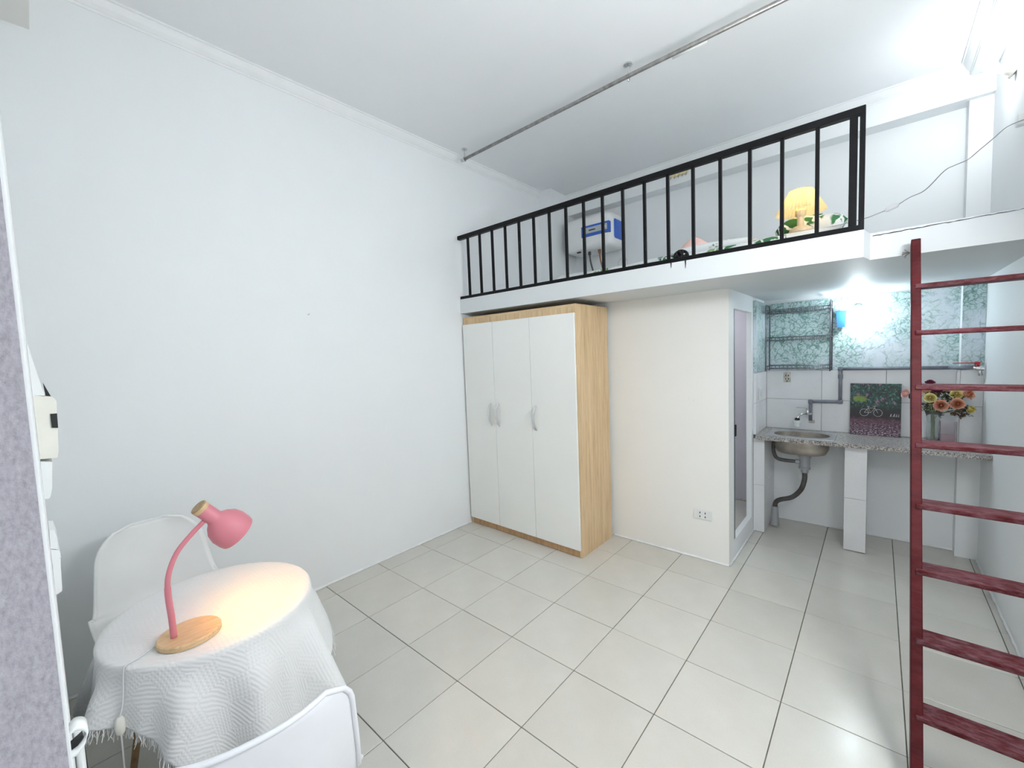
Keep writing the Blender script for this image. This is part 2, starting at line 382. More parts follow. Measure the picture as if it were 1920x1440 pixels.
# ================================================================== the setting
ZC = 3.33            # ceiling
YB = 3.09            # back wall
XR = 3.40            # right wall
YF = -1.2285         # inner face of the front wall
SOF = 1.94           # underside of the loft
DECK = 2.066         # top of the loft slab
floor = st('floor', box(BM(), -.12, 3.52, -2.6, 3.2, -.12, -.004), 'grout')
xs = [0] + [.164+.4*k for k in range(9)]; xs = [x for x in xs if x < XR] + [XR]
ys = [-1.6+.4*k for k in range(12)] + [YB]; ys = [-1.8] + [y for y in ys]
G = .0019
tile_cache = {}
for i in range(len(xs)-1):
    for j in range(len(ys)-1):
        x0, x1, y0, y1 = xs[i]+(G if i else 0), xs[i+1]-G, ys[j]+G, ys[j+1]-G
        if x1-x0 < .01 or y1-y0 < .01: continue
        if x1 < 1.99 and y0 > 1.99: continue           # under the bathroom
        if y1 < -1.21 and x1 < 2.35: continue          # behind the front wall
        key = (round(x1-x0, 4), round(y1-y0, 4))
        if key not in tile_cache:
            b = BM(); box(b, 0, x1-x0, 0, y1-y0, -.008, 0, .0012)
            o = mk('floor_tile', b, 'floor_tile', floor); tile_cache[key] = o.data
        else:
            o = bpy.data.objects.new('floor_tile', tile_cache[key]); COL.objects.link(o); o.parent = floor
        o.location = (x0, y0, random.uniform(-.0006, .0006))
wl = st('wall_left', box(BM(), -.12, 0, -1.43, 3.2, -.1, ZC+.1), 'wall_paint')
st('wall_right', box(BM(), XR, XR+.12, -1.43, 3.2, -.1, ZC+.1), 'wall_paint')
wb = st('wall_back', box(BM(), -.12, XR+.12, YB, YB+.12, -.1, ZC+.1), 'wall_paint')
st('ceiling', box(BM(), -.12, XR+.12, -1.43, 3.2, ZC, ZC+.12), 'ceiling_paint')
# front wall with the doorway in which the camera stands
b = BM(); box(b, 0, 2.35, -1.43, YF, 0, ZC); box(b, 2.35, XR, -1.43, YF, 2.25, ZC); box(b, 3.36, XR, -1.43, YF, 0, 2.25)
st('wall_front', b, 'wall_paint')
b = BM(); box(b, 2.35, 2.354, -1.43, YF-.0022, 0, 2.25); st('trim_1', b, 'grey_render')          # rendered reveal of the doorway
st('trim_2', box(BM(), 0, XR, YF, -1.117, 3.065, ZC), 'cream_paint')                              # beam over the front wall
# partition in front of the bathroom, and the bathroom side wall with its doorway
st('wall_partition', box(BM(), 0, 2.09, 1.905, 1.995, 0, SOF), 'cream_paint')
b = BM(); BX = 2.052; box(b, BX, 2.09, 1.995, 2.045, 0, SOF); box(b, BX, 2.09, 2.60, YB, 0, SOF); box(b, BX, 2.09, 2.045, 2.60, 0, .135); box(b, BX, 2.09, 2.045, 2.60, 1.815, SOF)
wbath = st('wall_bathroom', b, 'wall_paint')
st('floor_bathroom', box(BM(), .9, BX, 1.995, YB, 0, .095), 'floor_tile')
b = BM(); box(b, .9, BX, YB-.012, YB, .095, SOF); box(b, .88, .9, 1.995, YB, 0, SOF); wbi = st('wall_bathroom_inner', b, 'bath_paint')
b = BM(); rr = random.Random(8); row = []
for k in range(31):
    x = 1.45+(BX-1.45)*k/30; row.append((b.verts.new((x, YB-.0125, .0955)), b.verts.new((x, YB-.0128, .104+rr.random()*.016))))
for a, c in zip(row, row[1:]): b.faces.new((a[0], c[0], c[1], a[1]))
mk('grime_line', b, 'old_plate', wbi)
# loft slab
b = BM(); pl = [(0, 1.368), (2.80, 1.368), (2.822, 1.49), (XR, 1.49), (XR, YB), (0, YB)]
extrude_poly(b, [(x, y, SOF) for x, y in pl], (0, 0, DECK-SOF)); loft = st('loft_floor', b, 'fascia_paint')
b = BM(); rr = random.Random(3); top = []; n = 40        # ragged crack under the top edge of the recessed slab
for k in range(n+1):
    x = 2.83+(XR-2.83)*k/n; w = .0042*(1-k/n*.75)+rr.uniform(-.0012, .0012); zc = 2.052+.012*(k/n)+rr.uniform(-.0015, .0015)
    top.append((b.verts.new((x, 1.4885, zc+w/2)), b.verts.new((x, 1.4885, zc-w/2))))
for a, c in zip(top, top[1:]): b.faces.new((a[0], a[1], c[1], c[0]))
mk('crack', b, 'gap_dark', loft)
# loft: corner column, back beam, right pilaster, cornices
st('wall_column_left', box(BM(), 0, .16, 2.60, YB, DECK, ZC), 'wall_paint')
st('wall_beam_back', box(BM(), .16, XR, 2.94, YB, 3.11, ZC), 'wall_paint')
pil = st('wall_pilaster_right', box(BM(), 3.29, XR, 2.99, YB, 0, 3.11), 'wall_paint')
st('trim_3', box(BM(), 3.285, XR, YF, 2.94, 3.24, ZC, .012, 2), 'cornice_paint')
def cornice(name, p0, p1, nrm):
    prof = [(0, 0), (.004, 0), (.006, .012), (.010, .014), (.024, .030), (.036, .050), (.038, .058), (.046, .060), (.046, .07), (0, .07)]
    nrm = Vector(nrm); b = BM()
    extrude_poly(b, [Vector(p0)+nrm*a+Vector((0, 0, ZC-.07+z)) for a, z in prof], Vector(p1)-Vector(p0))
    return st(name, b, 'cornice_paint')
cornice('trim_4', (0, -1.117, 0), (0, 2.60, 0), (1, 0, 0))
cornice('trim_5', (.16, 2.94, 0), (3.285, 2.94, 0), (0, -1, 0))
cornice('trim_6', (3.285, -1.117, 0), (3.285, 2.94, 0), (-1, 0, 0))
# ragged painted seams along the foot of the walls
def seam(name, p0, p1, nrm, seed):
    r_ = random.Random(seed); p0, p1, nrm = Vector(p0), Vector(p1), Vector(nrm); L = (p1-p0).length; n = int(L/.025); b = BM(); rows = []
    for k in range(n+1):
        p = p0.lerp(p1, k/n); w = .007+r_.random()*.007; h = .004+r_.random()*.006
        rows.append([b.verts.new(p+Vector((0, 0, .0))), b.verts.new(p+nrm*w+Vector((0, 0, .0008))), b.verts.new(p+nrm*w*.5+Vector((0, 0, .003))), b.verts.new(p+nrm*.0008+Vector((0, 0, h+.006)))])
    for a, c in zip(rows, rows[1:]):
        for i in range(3): b.faces.new((a[i], a[i+1], c[i+1], c[i]))
    st(name, b, 'caulk', smooth=True)
seam('baseboard_left', (0, YF, .001), (0, 1.385, .001), (1, 0, 0), 1)
seam('baseboard_partition', (1.21, 1.905, .001), (2.09, 1.905, .001), (0, -1, 0), 2)
seam('baseboard_bathroom', (2.09, 1.905, .001), (2.09, 2.655, .001), (1, 0, 0), 3)
seam('baseboard_right', (XR, YF, .001), (XR, 2.99, .001), (-1, 0, 0), 4)
seam('baseboard_back', (2.17, YB, .001), (3.29, YB, .001), (0, -1, 0), 5)

# kitchen wall cladding
def panel(name, x0, x1, y0, y1, z0, z1, mat, parent, bev=.001): return mk(name, box(BM(), x0, x1, y0, y1, z0, z1, bev), mat, parent)
gx = [2.112, 2.51, 2.91, 3.29]; gz = [.815, 1.075, 1.325]; g = .0012
mk('tile_bed', box(BM(), 2.10, 3.29, YB-.0085, YB, .80, 1.325), 'dark_grout', wb)
for i in range(3):
    for j in range(2): panel('wall_tile', gx[i]+g, gx[i+1]-g, YB-.012, YB-.001, gz[j]+g, gz[j+1]-g, 'wall_tile', wb)
for j in range(2):
    panel('wall_tile', 3.29+g, XR-.001, 2.99-.010, 2.99-.001, gz[j]+g, gz[j+1]-g, 'wall_tile', pil)
    panel('wall_tile', 3.29-.010, 3.29-.001, 2.98, YB-.013, gz[j]+g, gz[j+1]-g, 'wall_tile', pil)
    for y0, y1 in ((2.652, 2.742), (2.742, YB-.013)):
        panel('wall_tile', 2.091, 2.112, y0+g, y1-g, gz[j]+g, gz[j+1]-g, 'wall_tile', wbath)
panel('marble_sheet', 2.113, 3.289, YB-.006, YB-.0005, 1.327, 1.905, 'green_marble_vinyl', wb, 0)
panel('marble_sheet', 3.2902, XR-.0005, 2.985, 2.9895, 1.327, SOF-.001, 'green_marble_vinyl', pil, 0)
panel('marble_sheet', 2.0905, 2.112, 2.655, YB-.007, 1.327, SOF-.03, 'green_marble_vinyl', wbath, 0)
# tiled pier under the left end of the worktop
pier = thing('counter_pier', 'slim white tiled pier under the sink end of the worktop', 'pier', (2.14, 2.87, 0))
mk('core', box(BM(), 2.092, 2.166, 2.662, YB-.001, .002, .784), 'dark_grout', pier)
for z0, z1 in ((.004, .397), (.399, .785)):
    mk('tile', box(BM(), 2.0925, 2.171, 2.655, 2.662, z0, z1, .001), 'wall_tile', pier)
    mk('tile', box(BM(), 2.166, 2.171, 2.663, YB-.002, z0, z1, .001), 'wall_tile', pier)
pier2 = thing('counter_pier', 'free standing white tiled pier in the middle under the granite worktop', 'pier', (2.747, 2.87, 0))
mk('core', box(BM(), 2.69, 2.806, 2.672, YB-.001, .002, .784), 'dark_grout', pier2)
for z0, z1 in ((.005, .397), (.399, .785)):
    mk('tile', box(BM(), 2.685, 2.811, 2.665, 2.672, z0, z1, .001), 'wall_tile', pier2)
    for x0, x1 in ((2.685, 2.690), (2.806, 2.811)): mk('tile', box(BM(), x0, x1, 2.673, YB-.002, z0, z1, .001), 'wall_tile', pier2)

# bathroom door leaf, open inwards
door = thing('door_1', 'white bathroom door standing open behind its dark edge', 'door', (2.06, 2.06, .14)); door['kind'] = 'structure'; del door['category']
mk('leaf', box(BM(), 1.51, 2.080, 2.047, 2.077, .14, 1.81, .002), 'white_plastic', door)
mk('edge_strip', box(BM(), 2.080, 2.087, 2.046, 2.080, .14, 1.81), 'black_plastic', door)
b = BM(); tube(b, [(2.076, 2.076, .975), (2.083, 2.122, .975), (2.083, 2.122, .895), (2.076, 2.076, .895)], .006, 8); mk('door_handle', b, 'black_plastic', door, smooth=True)

# ================================================================== wardrobe
WX0, WX1, WY0, WY1, WZ = .012, 1.206, 1.388, 1.86, 1.902
w = thing('wardrobe', 'three door wardrobe with white doors and light oak frame under the loft', 'wardrobe', (.6, 1.62, 0))
mk('side_panel', box(BM(), WX1-.018, WX1, WY0, WY1, 0, WZ, .001), 'oak', w)
mk('side_panel', box(BM(), WX0, WX0+.018, WY0, WY1, 0, WZ, .001), 'oak', w)
mk('top_panel', box(BM(), WX0+.018, WX1-.018, WY0+.002, WY1, WZ-.018, WZ-.0005), 'oak_h', w)
mk('top_rail', box(BM(), WX0+.018, WX1-.018, WY0, WY0+.018, 1.838, WZ-.0185), 'oak', w)
mk('plinth', box(BM(), WX0+.018, WX1-.018, WY0, WY0+.018, 0.004, .058), 'oak_plinth', w)
mk('bottom_panel', box(BM(), WX0+.018, WX1-.018, WY0+.019, WY1-.006, .058, .076), 'oak_h', w)
mk('back_panel', box(BM(), WX0+.018, WX1-.018, WY1-.006, WY1, .02, WZ-.02), 'laminate_white', w)
dx = [WX0+.004, .383, .785, WX1-.004]
for i in range(3):
    d = mk('door', box(BM(), dx[i]+.0015, dx[i+1]-.0015, WY0-.018, WY0-.001, .060, 1.836, .0012), 'laminate_white', w)
    hx = (.330, .424, .826)[i]
    b = BM(); pts = []; bow = -1 if i == 0 else 1
    for k in range(13):
        t = k/12; s = math.sin(PI*t); pts.append((hx+.006*s*(-bow)+(0), WY0-.018-.004-.029*s**.7, .945+.19*t))
    ring = []
    for k, p in enumerate(pts):
        wv = .0095+.002*math.sin(PI*k/12); p = Vector(p)
        ring.append([b.verts.new(p+Vector((sx*wv, sy*.003, 0))) for sx, sy in ((-1, -1), (1, -1), (1, 1), (-1, 1))])
    for a, c in zip(ring, ring[1:]):
        for q in range(4): b.faces.new((a[q], a[(q+1) % 4], c[(q+1) % 4], c[q]))
    b.faces.new(ring[0]); b.faces.new(ring[-1][::-1])
    for zz in (.947, 1.133): box(b, hx-.007, hx+.007, WY0-.024, WY0-.0175, zz-.008, zz+.008, .001)
    mk('handle', b, 'chrome', d, autos=40)

# ================================================================== loft railing
r_ = thing('loft_railing', 'black metal balustrade along the edge of the loft', 'railing', (1.4, 1.38, DECK))
RY = 1.384
mk('top_rail', box(BM(), .002, 2.80, RY-.018, RY+.018, 2.592, 2.626, .002), 'black_paint', r_)
mk('bottom_rail', box(BM(), .002, 2.785, RY-.012, RY+.012, DECK+.0005, 2.092, .002), 'black_paint', r_)
bal = None
for k in range(18):
    x = .121+.147*k
    if bal is None: bal = mk('baluster', box(BM(), -.0085, .0085, RY-.0085, RY+.0085, 2.091, 2.593), 'black_paint', r_); o = bal
    else: o = bal.copy(); COL.objects.link(o)
    o.location.x = x-0; 
mk('post', box(BM(), 2.742, 2.772, RY-.016, RY+.016, 2.09, 2.593), 'black_paint', r_)
mk('post', box(BM(), 2.779, 2.80, RY-.016, RY+.016, DECK+.001, 2.593), 'black_paint', r_)
for x, l in ((1.905, .030), (1.99, .045)):
    b = BM(); tube(b, [(x, 1.367, DECK+.004), (x+.001, 1.3665, DECK-l*.5), (x, 1.3665, DECK-l)], [.004, .0022, .0012], 6); mk('paint_drip', b, 'black_paint', r_)

# ================================================================== ceiling rail
cr = thing('ceiling_rail', 'grey metal pipe hung on clips below the white ceiling', 'pipe', (1.5, 1.36, 3.25))
b = BM(); PZ = 3.245; P0 = hit(866, 301, 'z', PZ); P1 = hit(1175, 143, 'z', PZ)
dirp = Vector((1, 0, 0)); tube(b, [(P0.x, P0.y, PZ), (P1.x, P1.y-.004, PZ-.006), (3.24, P0.y, PZ)], .0125, 10); mk('pipe', b, 'galvanised', cr, smooth=True)
for x in (P0.x+.035, P1.x):
    b = BM(); M = axis_M((x, P0.y, 0), (0, 0, 1))
    lathe(b, [(.006, PZ+.012), (.006, ZC-.018), (.010, ZC-.016), (.026, ZC-.010), (.026, ZC-.001)], 14, Matrix.Translation((x, P0.y, 0)))
    tube(b, [(x+dx_, P0.y+.0165*math.cos(a), PZ+.0165*math.sin(a)) for dx_ in (0,) for a in [2*PI*q/14 for q in range(14)]], .005, 6, closed=True)
    mk('bracket', b, 'chrome', cr, autos=40)
b = BM(); lathe(b, [(.015, 0), (.015, .03)], 12, axis_M((P0.x-.004, P0.y, PZ), (1, 0, 0))); mk('end_cap', b, 'steel', cr)
b = BM(); tube(b, [(1.93, P0.y, PZ-.004), (2.12, P0.y, PZ-.005)], .0137, 10); mk('tape', b, 'white_plastic', cr, smooth=True)

# ================================================================== ladder
FY, TY, TZ = .62, 1.455, 1.985
ld = thing('ladder', 'dark red painted wooden ladder leaning on the loft edge', 'ladder', (3.18, .62, 0))
dl = Vector((0, TY-FY, TZ)).normalized(); nl = Vector((0, dl.z, -dl.y))      # along the rail; pointing into the kitchen
LX0, LX1 = 2.979, 3.365
def rail(x0, x1):
    b = BM(); a = Vector((0, FY, 0)); t = Vector((0, TY, TZ)); h = .033
    pts = [a-nl*h*0-Vector((0, h/dl.z, 0)), a+Vector((0, h/dl.z, 0)), t+nl*h*.7, t-nl*h]
    extrude_poly(b, [Vector((x0, p.y, p.z)) for p in pts], (x1-x0, 0, 0))
    bmesh.ops.bevel(b, geom=list(b.edges), offset=.003, segments=1, affect='EDGES'); return b
mk('side_rail', rail(LX0-.016, LX0+.016), 'ladder_red', ld); mk('side_rail', rail(LX1-.016, LX1+.016), 'ladder_red', ld)
rung = [(1721, 538), (1722, 624), (1723, 725), (1726, 832), (1727, 945), (1727, 1066), (1728, 1195), (1728, 1336)]
zs = []
for px, py in rung:
    d = rt*((px-960)/F_PX)+up*((720-py)/F_PX)+fw
    t = -(TZ*(CAM.y-FY)-(TY-FY)*CAM.z)/(TZ*d.y-(TY-FY)*d.z); zs.append((CAM+d*t).z)
for i, z in enumerate(zs):
    y = FY+(TY-FY)*z/TZ; b = BM()
    box(b, LX0-.003, LX1+.003, y-.043, y+.048, z-.010, z+.010, .0035, 2)
    mk('step', b, 'ladder_tread', ld)
b = BM()
for q in range(7):
    a = q*1.1; tube(b, [(LX0-.017, 1.47, 1.945), (LX0-.03, 1.468+.004*math.cos(a), 1.945+.012*math.sin(a)), (LX0-.038-.006*math.cos(a*2), 1.47, 1.943+.022*math.sin(a))], .0016, 5)
mk('wire_tie', b, 'galvanised', ld)

# ================================================================== wall bulb (right) and kitchen bulb
def bulb(name, label, base, d, watts, col, scale=1.0, mat_socket='cream_plastic', slen=.075):
    t = thing(name, label, 'lamp', base); M = axis_M(base, d); b = BM()
    lathe(b, [(.032*scale, 0), (.032*scale, .010), (.021*scale, .012), (.021*scale, slen), (.018*scale, slen+.004)], 20, M); mk('socket', b, mat_socket, t, autos=40)
    R = .030*scale; prof = [(.013*scale, slen+.004)]
    for k in range(1, 11):
        a = PI*.18+(PI*.80)*k/10; prof.append((R*math.sin(a) if k < 10 else .002, slen+.034*scale*1.35-R*math.cos(a)))
    b = BM(); lathe(b, prof, 20, M)
    area = sum(f.calc_area() for f in b.faces); mn = 'glow_'+name; emit(mn, col, watts/(PI*area)); mk('bulb', b, mn, t, smooth=True)
    return t
bulb('wall_lamp', 'bare bulb glowing in a cream socket high on the right wall', (3.3985, 2.41, 2.975), (-1, -.02, .80), WALL_BULB_W, (.94, .98, 1.0))
bulb('kitchen_lamp', 'bare bulb glowing on the green marble kitchen wall', (2.735, YB-.0065, 1.815), (.0, -1, -.55), KITCHEN_BULB_W, (.84, .95, 1.0), .9, 'old_plate', .05)
# added fill light, no such lamp seen: a long tube on the right wall
tl = thing('fill_tube_light', 'added tube shaped fill light on the right wall above the ladder foot', 'lamp', (XR, .2, 2.1))
mk('housing', box(BM(), XR-.035, XR-.0005, -.42, .82, 2.065, 2.135, .004), 'white_plastic', tl)
for y in (-.415, .795): mk('end_cap', box(BM(), XR-.075, XR-.035, y, y+.02, 2.08, 2.12, .003), 'white_plastic', tl)
b = BM(); tube(b, [(XR-.056, -.394, 2.10), (XR-.056, .794, 2.10)], .014, 14); emit('glow_tube', (.96, .985, 1.0), FILL_TUBE_W/(PI*2*PI*.014*1.188)); mk('tube', b, 'glow_tube', tl, smooth=True)
bulb('bathroom_fill_bulb', 'added fill bulb hanging in the bathroom behind the partition', (1.5, 2.55, SOF-.001), (0, 0, -1), BATH_FILL_W, (.95, .95, 1.0))  # unseen bulb, added to brighten the bathroom through its doorway

# ================================================================== kitchen worktop, sink, plumbing
CT = .815; CY0 = 2.60
SX0, SX1, SY0, SY1 = 2.20, 2.60, 2.68, 2.965
b = BM()
for q in ((2.113, SX0, CY0, YB-.013), (SX1, 3.289, CY0, YB-.013), (SX0, SX1, CY0, SY0), (SX0, SX1, SY1, YB-.013), (3.289, XR-.001, CY0, 2.979)): box(b, q[0], q[1], q[2], q[3], CT-.028, CT)
bmesh.ops.remove_doubles(b, verts=b.verts, dist=.0001)
tag(mk('worktop', b, 'granite'), 'speckled grey granite worktop with the sink set in it', 'worktop')
def rrect(cx, cy, hx, hy, r, n=6):
    out = []
    for (sx, sy, a0) in ((1, 1, 0), (-1, 1, PI/2), (-1, -1, PI), (1, -1, 1.5*PI)):
        for k in range(n+1):
            a = a0+PI/2*k/n; out.append((cx+sx*(hx-r)+r*math.cos(a), cy+sy*(hy-r)+r*math.sin(a)))
    return out
sk = thing('kitchen_sink', 'stainless steel sink bowl hung in the granite worktop', 'sink', (2.4, 2.82, CT))
cx, cy = (SX0+SX1)/2, (SY0+SY1)/2
def loft_loops(b, loops, cap=False):
    rings = [[b.verts.new(p) for p in L] for L in loops]
    for a, c in zip(rings, rings[1:]):
        n = len(a)
        for k in range(n): b.faces.new((a[k], a[(k+1) % n], c[(k+1) % n], c[k]))
    if cap: b.faces.new(rings[-1])
def loop3(hx, hy, r, z): return [(x, y, z) for x, y in rrect(cx, cy, hx, hy, r)]
b = BM(); loft_loops(b, [loop3(.225, .172, .008, CT+.001), loop3(.224, .171, .008, CT+.004), loop3(.192, .125, .115, CT+.005), loop3(.186, .119, .112, CT+.001)]); mk('rim', b, 'steel', sk, autos=40)
b = BM(); loft_loops(b, [loop3(.186, .119, .112, CT+.001), loop3(.182, .116, .11, CT-.10), loop3(.165, .10, .095, CT-.142), loop3(.13, .07, .068, CT-.155), loop3(.03, .03, .029, CT-.158)], True); mk('bowl', b, 'dirty_steel', sk, autos=50)
b = BM(); lathe(b, [(.042, .658), (.042, .635), (.036, .625), (.036, .555), (.040, .553), (.040, .540), (.026, .536), (.026, .510)], 20, Matrix.Translation((2.425, cy, 0))); mk('strainer_cup', b, 'drain_grey', sk, autos=40)
b = BM(); tube(b, smooth_path([(2.425, cy, .525), (2.425, cy, .45), (2.40, cy+.005, .36), (2.34, cy+.01, .285), (2.255, cy+.015, .245), (2.222, cy+.02, .21), (2.217, cy+.02, .15)]), .0185, 12); mk('waste_hose', b, 'dark_hose', sk, smooth=True)
b = BM(); tube(b, [(2.217, cy+.02, .18), (2.217, cy+.02, .02)], [.024, .032], 14); mk('waste_outlet', b, 'drain_grey', sk, autos=40)
b = BM(); tube(b, smooth_path([(2.245, cy-.03, .745), (2.215, cy-.02, .735), (2.212, cy-.015, .66), (2.235, cy-.01, .605), (2.29, cy-.005, .592), (2.37, cy, .592)]), .0145, 12); mk('overflow_hose', b, 'dark_hose', sk, smooth=True)
b = BM(); tube(b, [(2.365, cy, .592), (2.392, cy, .592)], .021, 12); mk('hose_nut', b, 'drain_grey', sk, autos=40)
# surface mounted water pipe
wp = thing('water_pipe', 'grey plastic water pipe running along the tiled kitchen wall', 'pipe', (2.63, 3.06, 1.34))
PY = YB-.026
runs = [[(2.635, PY, 1.335), (3.24, PY, 1.338)], [(2.633, PY, 1.335), (2.633, PY, 1.068)], [(2.633, PY, 1.066), (2.437, PY, 1.060)], [(2.437, PY, 1.06), (2.437, PY, .90)], [(3.24, PY, 1.338), (3.285, 2.962, 1.34), (3.352, 2.945, 1.345)]]
for q in runs:
    b = BM(); tube(b, q, .0125, 12); mk('pipe', b, 'grey_pvc', wp, smooth=True)
for p in ((2.633, PY, 1.335), (2.633, PY, 1.067), (2.437, PY, 1.061)):
    b = BM(); lathe(b, [(.006, -.018), (.0165, -.014), (.0165, .014), (.006, .018)], 14, axis_M(p, (0, 0, 1))); lathe(b, [(.006, -.018), (.0165, -.014), (.0165, .014), (.006, .018)], 14, axis_M(p, (1, 0, 0))); mk('elbow', b, 'grey_pvc', wp, autos=40)
b = BM(); tube(b, [(2.633, PY, 1.29), (2.633, PY, 1.255)], .0162, 12); mk('coupling', b, 'grey_pvc', wp, autos=40)
b = BM(); box(b, 2.425, 2.465, PY+.002, YB-.0125, .878, .905, .003); mk('pipe_clip', b, 'old_plate', wp)
vb = thing('stop_valve', 'ball valve with a red lever on the right kitchen wall', 'valve', (3.37, 2.93, 1.34))
b = BM(); M = axis_M((3.345, 2.945, 1.345), (1, -.15, -.2)); lathe(b, [(.015, 0), (.015, .012), (.019, .014), (.019, .034), (.015, .036), (.015, .05)], 12, M); mk('body', b, 'chrome', vb, autos=40)
b = BM(); tube(b, [(3.372, 2.938, 1.335), (3.378, 2.937, 1.29)], .011, 10); mk('outlet', b, 'chrome', vb, smooth=True)
b = BM(); box(b, 3.245, 3.365, 2.925, 2.937, 1.372, 1.378, .002); lathe(b, [(.014, 0), (.014, .018), (.010, .022)], 12, Matrix.Translation((3.362, 2.933, 1.362))); mk('lever', b, 'red_plastic', vb)
# tap
tp = thing('tap', 'chrome wall tap with a white filter over the sink', 'tap', (2.42, 3.03, .96))
b = BM(); tube(b, smooth_path([(2.437, PY-.012, .962), (2.437, PY-.045, .962), (2.41, PY-.10, .968), (2.38, PY-.135, .962), (2.362, PY-.15, .935)]), [.011]*8+[.0105]*8+[.0085]*17, 12); lathe(b, [(.013, 0), (.013, .028), (.009, .034)], 12, Matrix.Translation((2.424, PY-.075, .966))); mk('body', b, 'chrome', tp, autos=50)
b = BM(); lathe(b, [(.011, 0), (.012, .01), (.008, .016)], 10, Matrix.Translation((2.424, PY-.075, .998))); box(b, 2.345, 2.43, PY-.083, PY-.067, 1.012, 1.018, .002); mk('lever', b, 'steel', tp)
b = BM(); lathe(b, [(.013, .0), (.018, .004), (.018, .016), (.011, .020)], 14, Matrix.Translation((2.362, PY-.15, .918))); mk('collar', b, 'black_plastic', tp, autos=40)
b = BM(); lathe(b, [(.014, 0), (.020, .003), (.020, .022), (.016, .027), (.024, .031), (.024, .048), (.013, .056)], 16, Matrix.Translation((2.362, PY-.15, .863))); mk('filter', b, 'white_plastic', tp, autos=40)
# sockets and switches
def outlet(name, label, x0, x1, z0, z1, y, mat, slots, horizontal=True):
    t = thing(name, label, 'socket', ((x0+x1)/2, y, (z0+z1)/2))
    mk('plate', box(BM(), x0, x1, y-.009, y-.0003, z0, z1, .003, 2), mat, t)
    for sx, sz in slots: mk('slot', box(BM(), sx-.003, sx+.003, y-.0105, y-.0085, sz-.007, sz+.007), 'black_plastic', t)
    return t
ox = [1.895, 1.912, 1.933, 1.95]
t = outlet('wall_socket', 'white double power socket low on the cream partition wall', 1.852, 1.978, .302, .370, 1.905, 'white_plastic', [(x, z) for x in (1.898, 1.934) for z in (.350, .322)])
mk('insert', box(BM(), 1.880, 1.952, 1.905-.0098, 1.905-.0085, .309, .363, .0015), 'white_plastic', t)
outlet('wall_socket', 'grimy old power socket on the tiles below the dish rack', 2.242, 2.294, 1.222, 1.312, YB-.0122, 'old_plate', [(2.258, 1.28), (2.278, 1.28), (2.258, 1.25), (2.278, 1.25), (2.268, 1.232)])
t = thing('light_switch', 'white light switch on the narrow tiled wall beside the bathroom door', 'switch', (2.118, 2.80, 1.17))
mk('plate', box(BM(), 2.1122, 2.119, 2.745, 2.835, 1.095, 1.195, .002), 'white_plastic', t); mk('rocker', box(BM(), 2.119, 2.122, 2.775, 2.805, 1.125, 1.165, .001), 'cream_plastic', t)
# dish rack
rk = thing('dish_rack', 'three tier steel wire dish rack on the marble kitchen wall', 'rack', (2.36, 3.0, 1.33))
RX0, RX1, RY0, RY1, RZ0, RZ1 = 2.135, 2.575, 2.905, 3.075, 1.325, 1.885
for x in (RX0, RX1):
    b = BM(); tube(b, [(x, RY0, RZ0), (x, RY0, RZ1-.02), (x, RY0+.02, RZ1), (x, RY1-.02, RZ1), (x, RY1, RZ1-.02), (x, RY1, RZ0)], .0048, 8)
    for z in (1.36, 1.60, 1.83): tube(b, [(x, RY0, z), (x, RY1, z)], .003, 6)
    mk('side_frame', b, 'wire_steel', rk, smooth=True)
for z in (1.345, 1.585, 1.815):
    b = BM()
    for y in (RY0, RY1):
        for dz in (0, .026): tube(b, [(RX0, y, z+dz), (RX1, y, z+dz)], .003, 6)
    for k in range(15):
        x = RX0+(RX1-RX0)*(k+.5)/15; tube(b, [(x, RY0, z+.026), (x, RY0, z), (x, RY1, z), (x, RY1, z+.026)], .0018, 5)
    mk('shelf', b, 'wire_steel', rk, smooth=True)
# blue bin hooked beside the lamp
b = BM(); rings = []
for z, hx, hy in ((1.668, .024, .016), (1.79, .033, .021), (1.797, .037, .024), (1.797, .031, .019), (1.675, .022, .014)): rings.append([(2.633+sx*hx, 3.056+sy*hy, z) for sx, sy in ((-1, -1), (1, -1), (1, 1), (-1, 1))])
loft_loops(b, rings, True); b.faces.new([b.verts.new(p) for p in rings[0]][::-1])
tag(mk('plastic_bin', b, 'blue_plastic'), 'small blue plastic bin hung beside the dish rack', 'bin')
# canvas painting leaning on the tiles
cv = thing('canvas_painting', 'canvas painting of a white bicycle in a flower garden', 'painting', (2.846, 3.03, CT))
a0 = Vector((2.697, 3.026, CT+.001)); uu = Vector((.300, 0, 0)); vv = Vector((0, .036, .402)); nn = uu.cross(vv).normalized()
b = BM(); uvl = b.loops.layers.uv.verify()
q = [a0, a0+uu, a0+uu+vv, a0+vv]; fr = [b.verts.new(p) for p in q]; f = b.faces.new(fr)
for l, c in zip(f.loops, ((0, 0), (1, 0), (1, 1), (0, 1))): l[uvl].uv = c
bk = [b.verts.new(p-nn*.014) for p in q]; b.faces.new(bk[::-1])
for i in range(4): b.faces.new((fr[i], bk[i], bk[(i+1) % 4], fr[(i+1) % 4]))
mk('canvas', b, 'garden_painting', cv)
def onc(u, v): return a0+uu*u+vv*v+nn*.0012
b = BM()
for u0 in (.29, .56):
    tube(b, [onc(u0+.085*math.cos(a), .44+.067*math.sin(a)) for a in [2*PI*k/24 for k in range(24)]], .0013, 5, closed=True)
for pth in ([(.29, .44), (.37, .53), (.50, .53), (.56, .44)], [(.37, .53), (.42, .44), (.50, .53)], [(.29, .44), (.42, .44)], [(.37, .53), (.365, .555), (.34, .56)], [(.50, .53), (.49, .56), (.53, .57), (.46, .565)], [(.35, .557), (.40, .557)]):
    tube(b, [onc(*p) for p in pth], .0013, 5)
mk('bicycle', b, 'paint_white_line', cv)
b = BM()
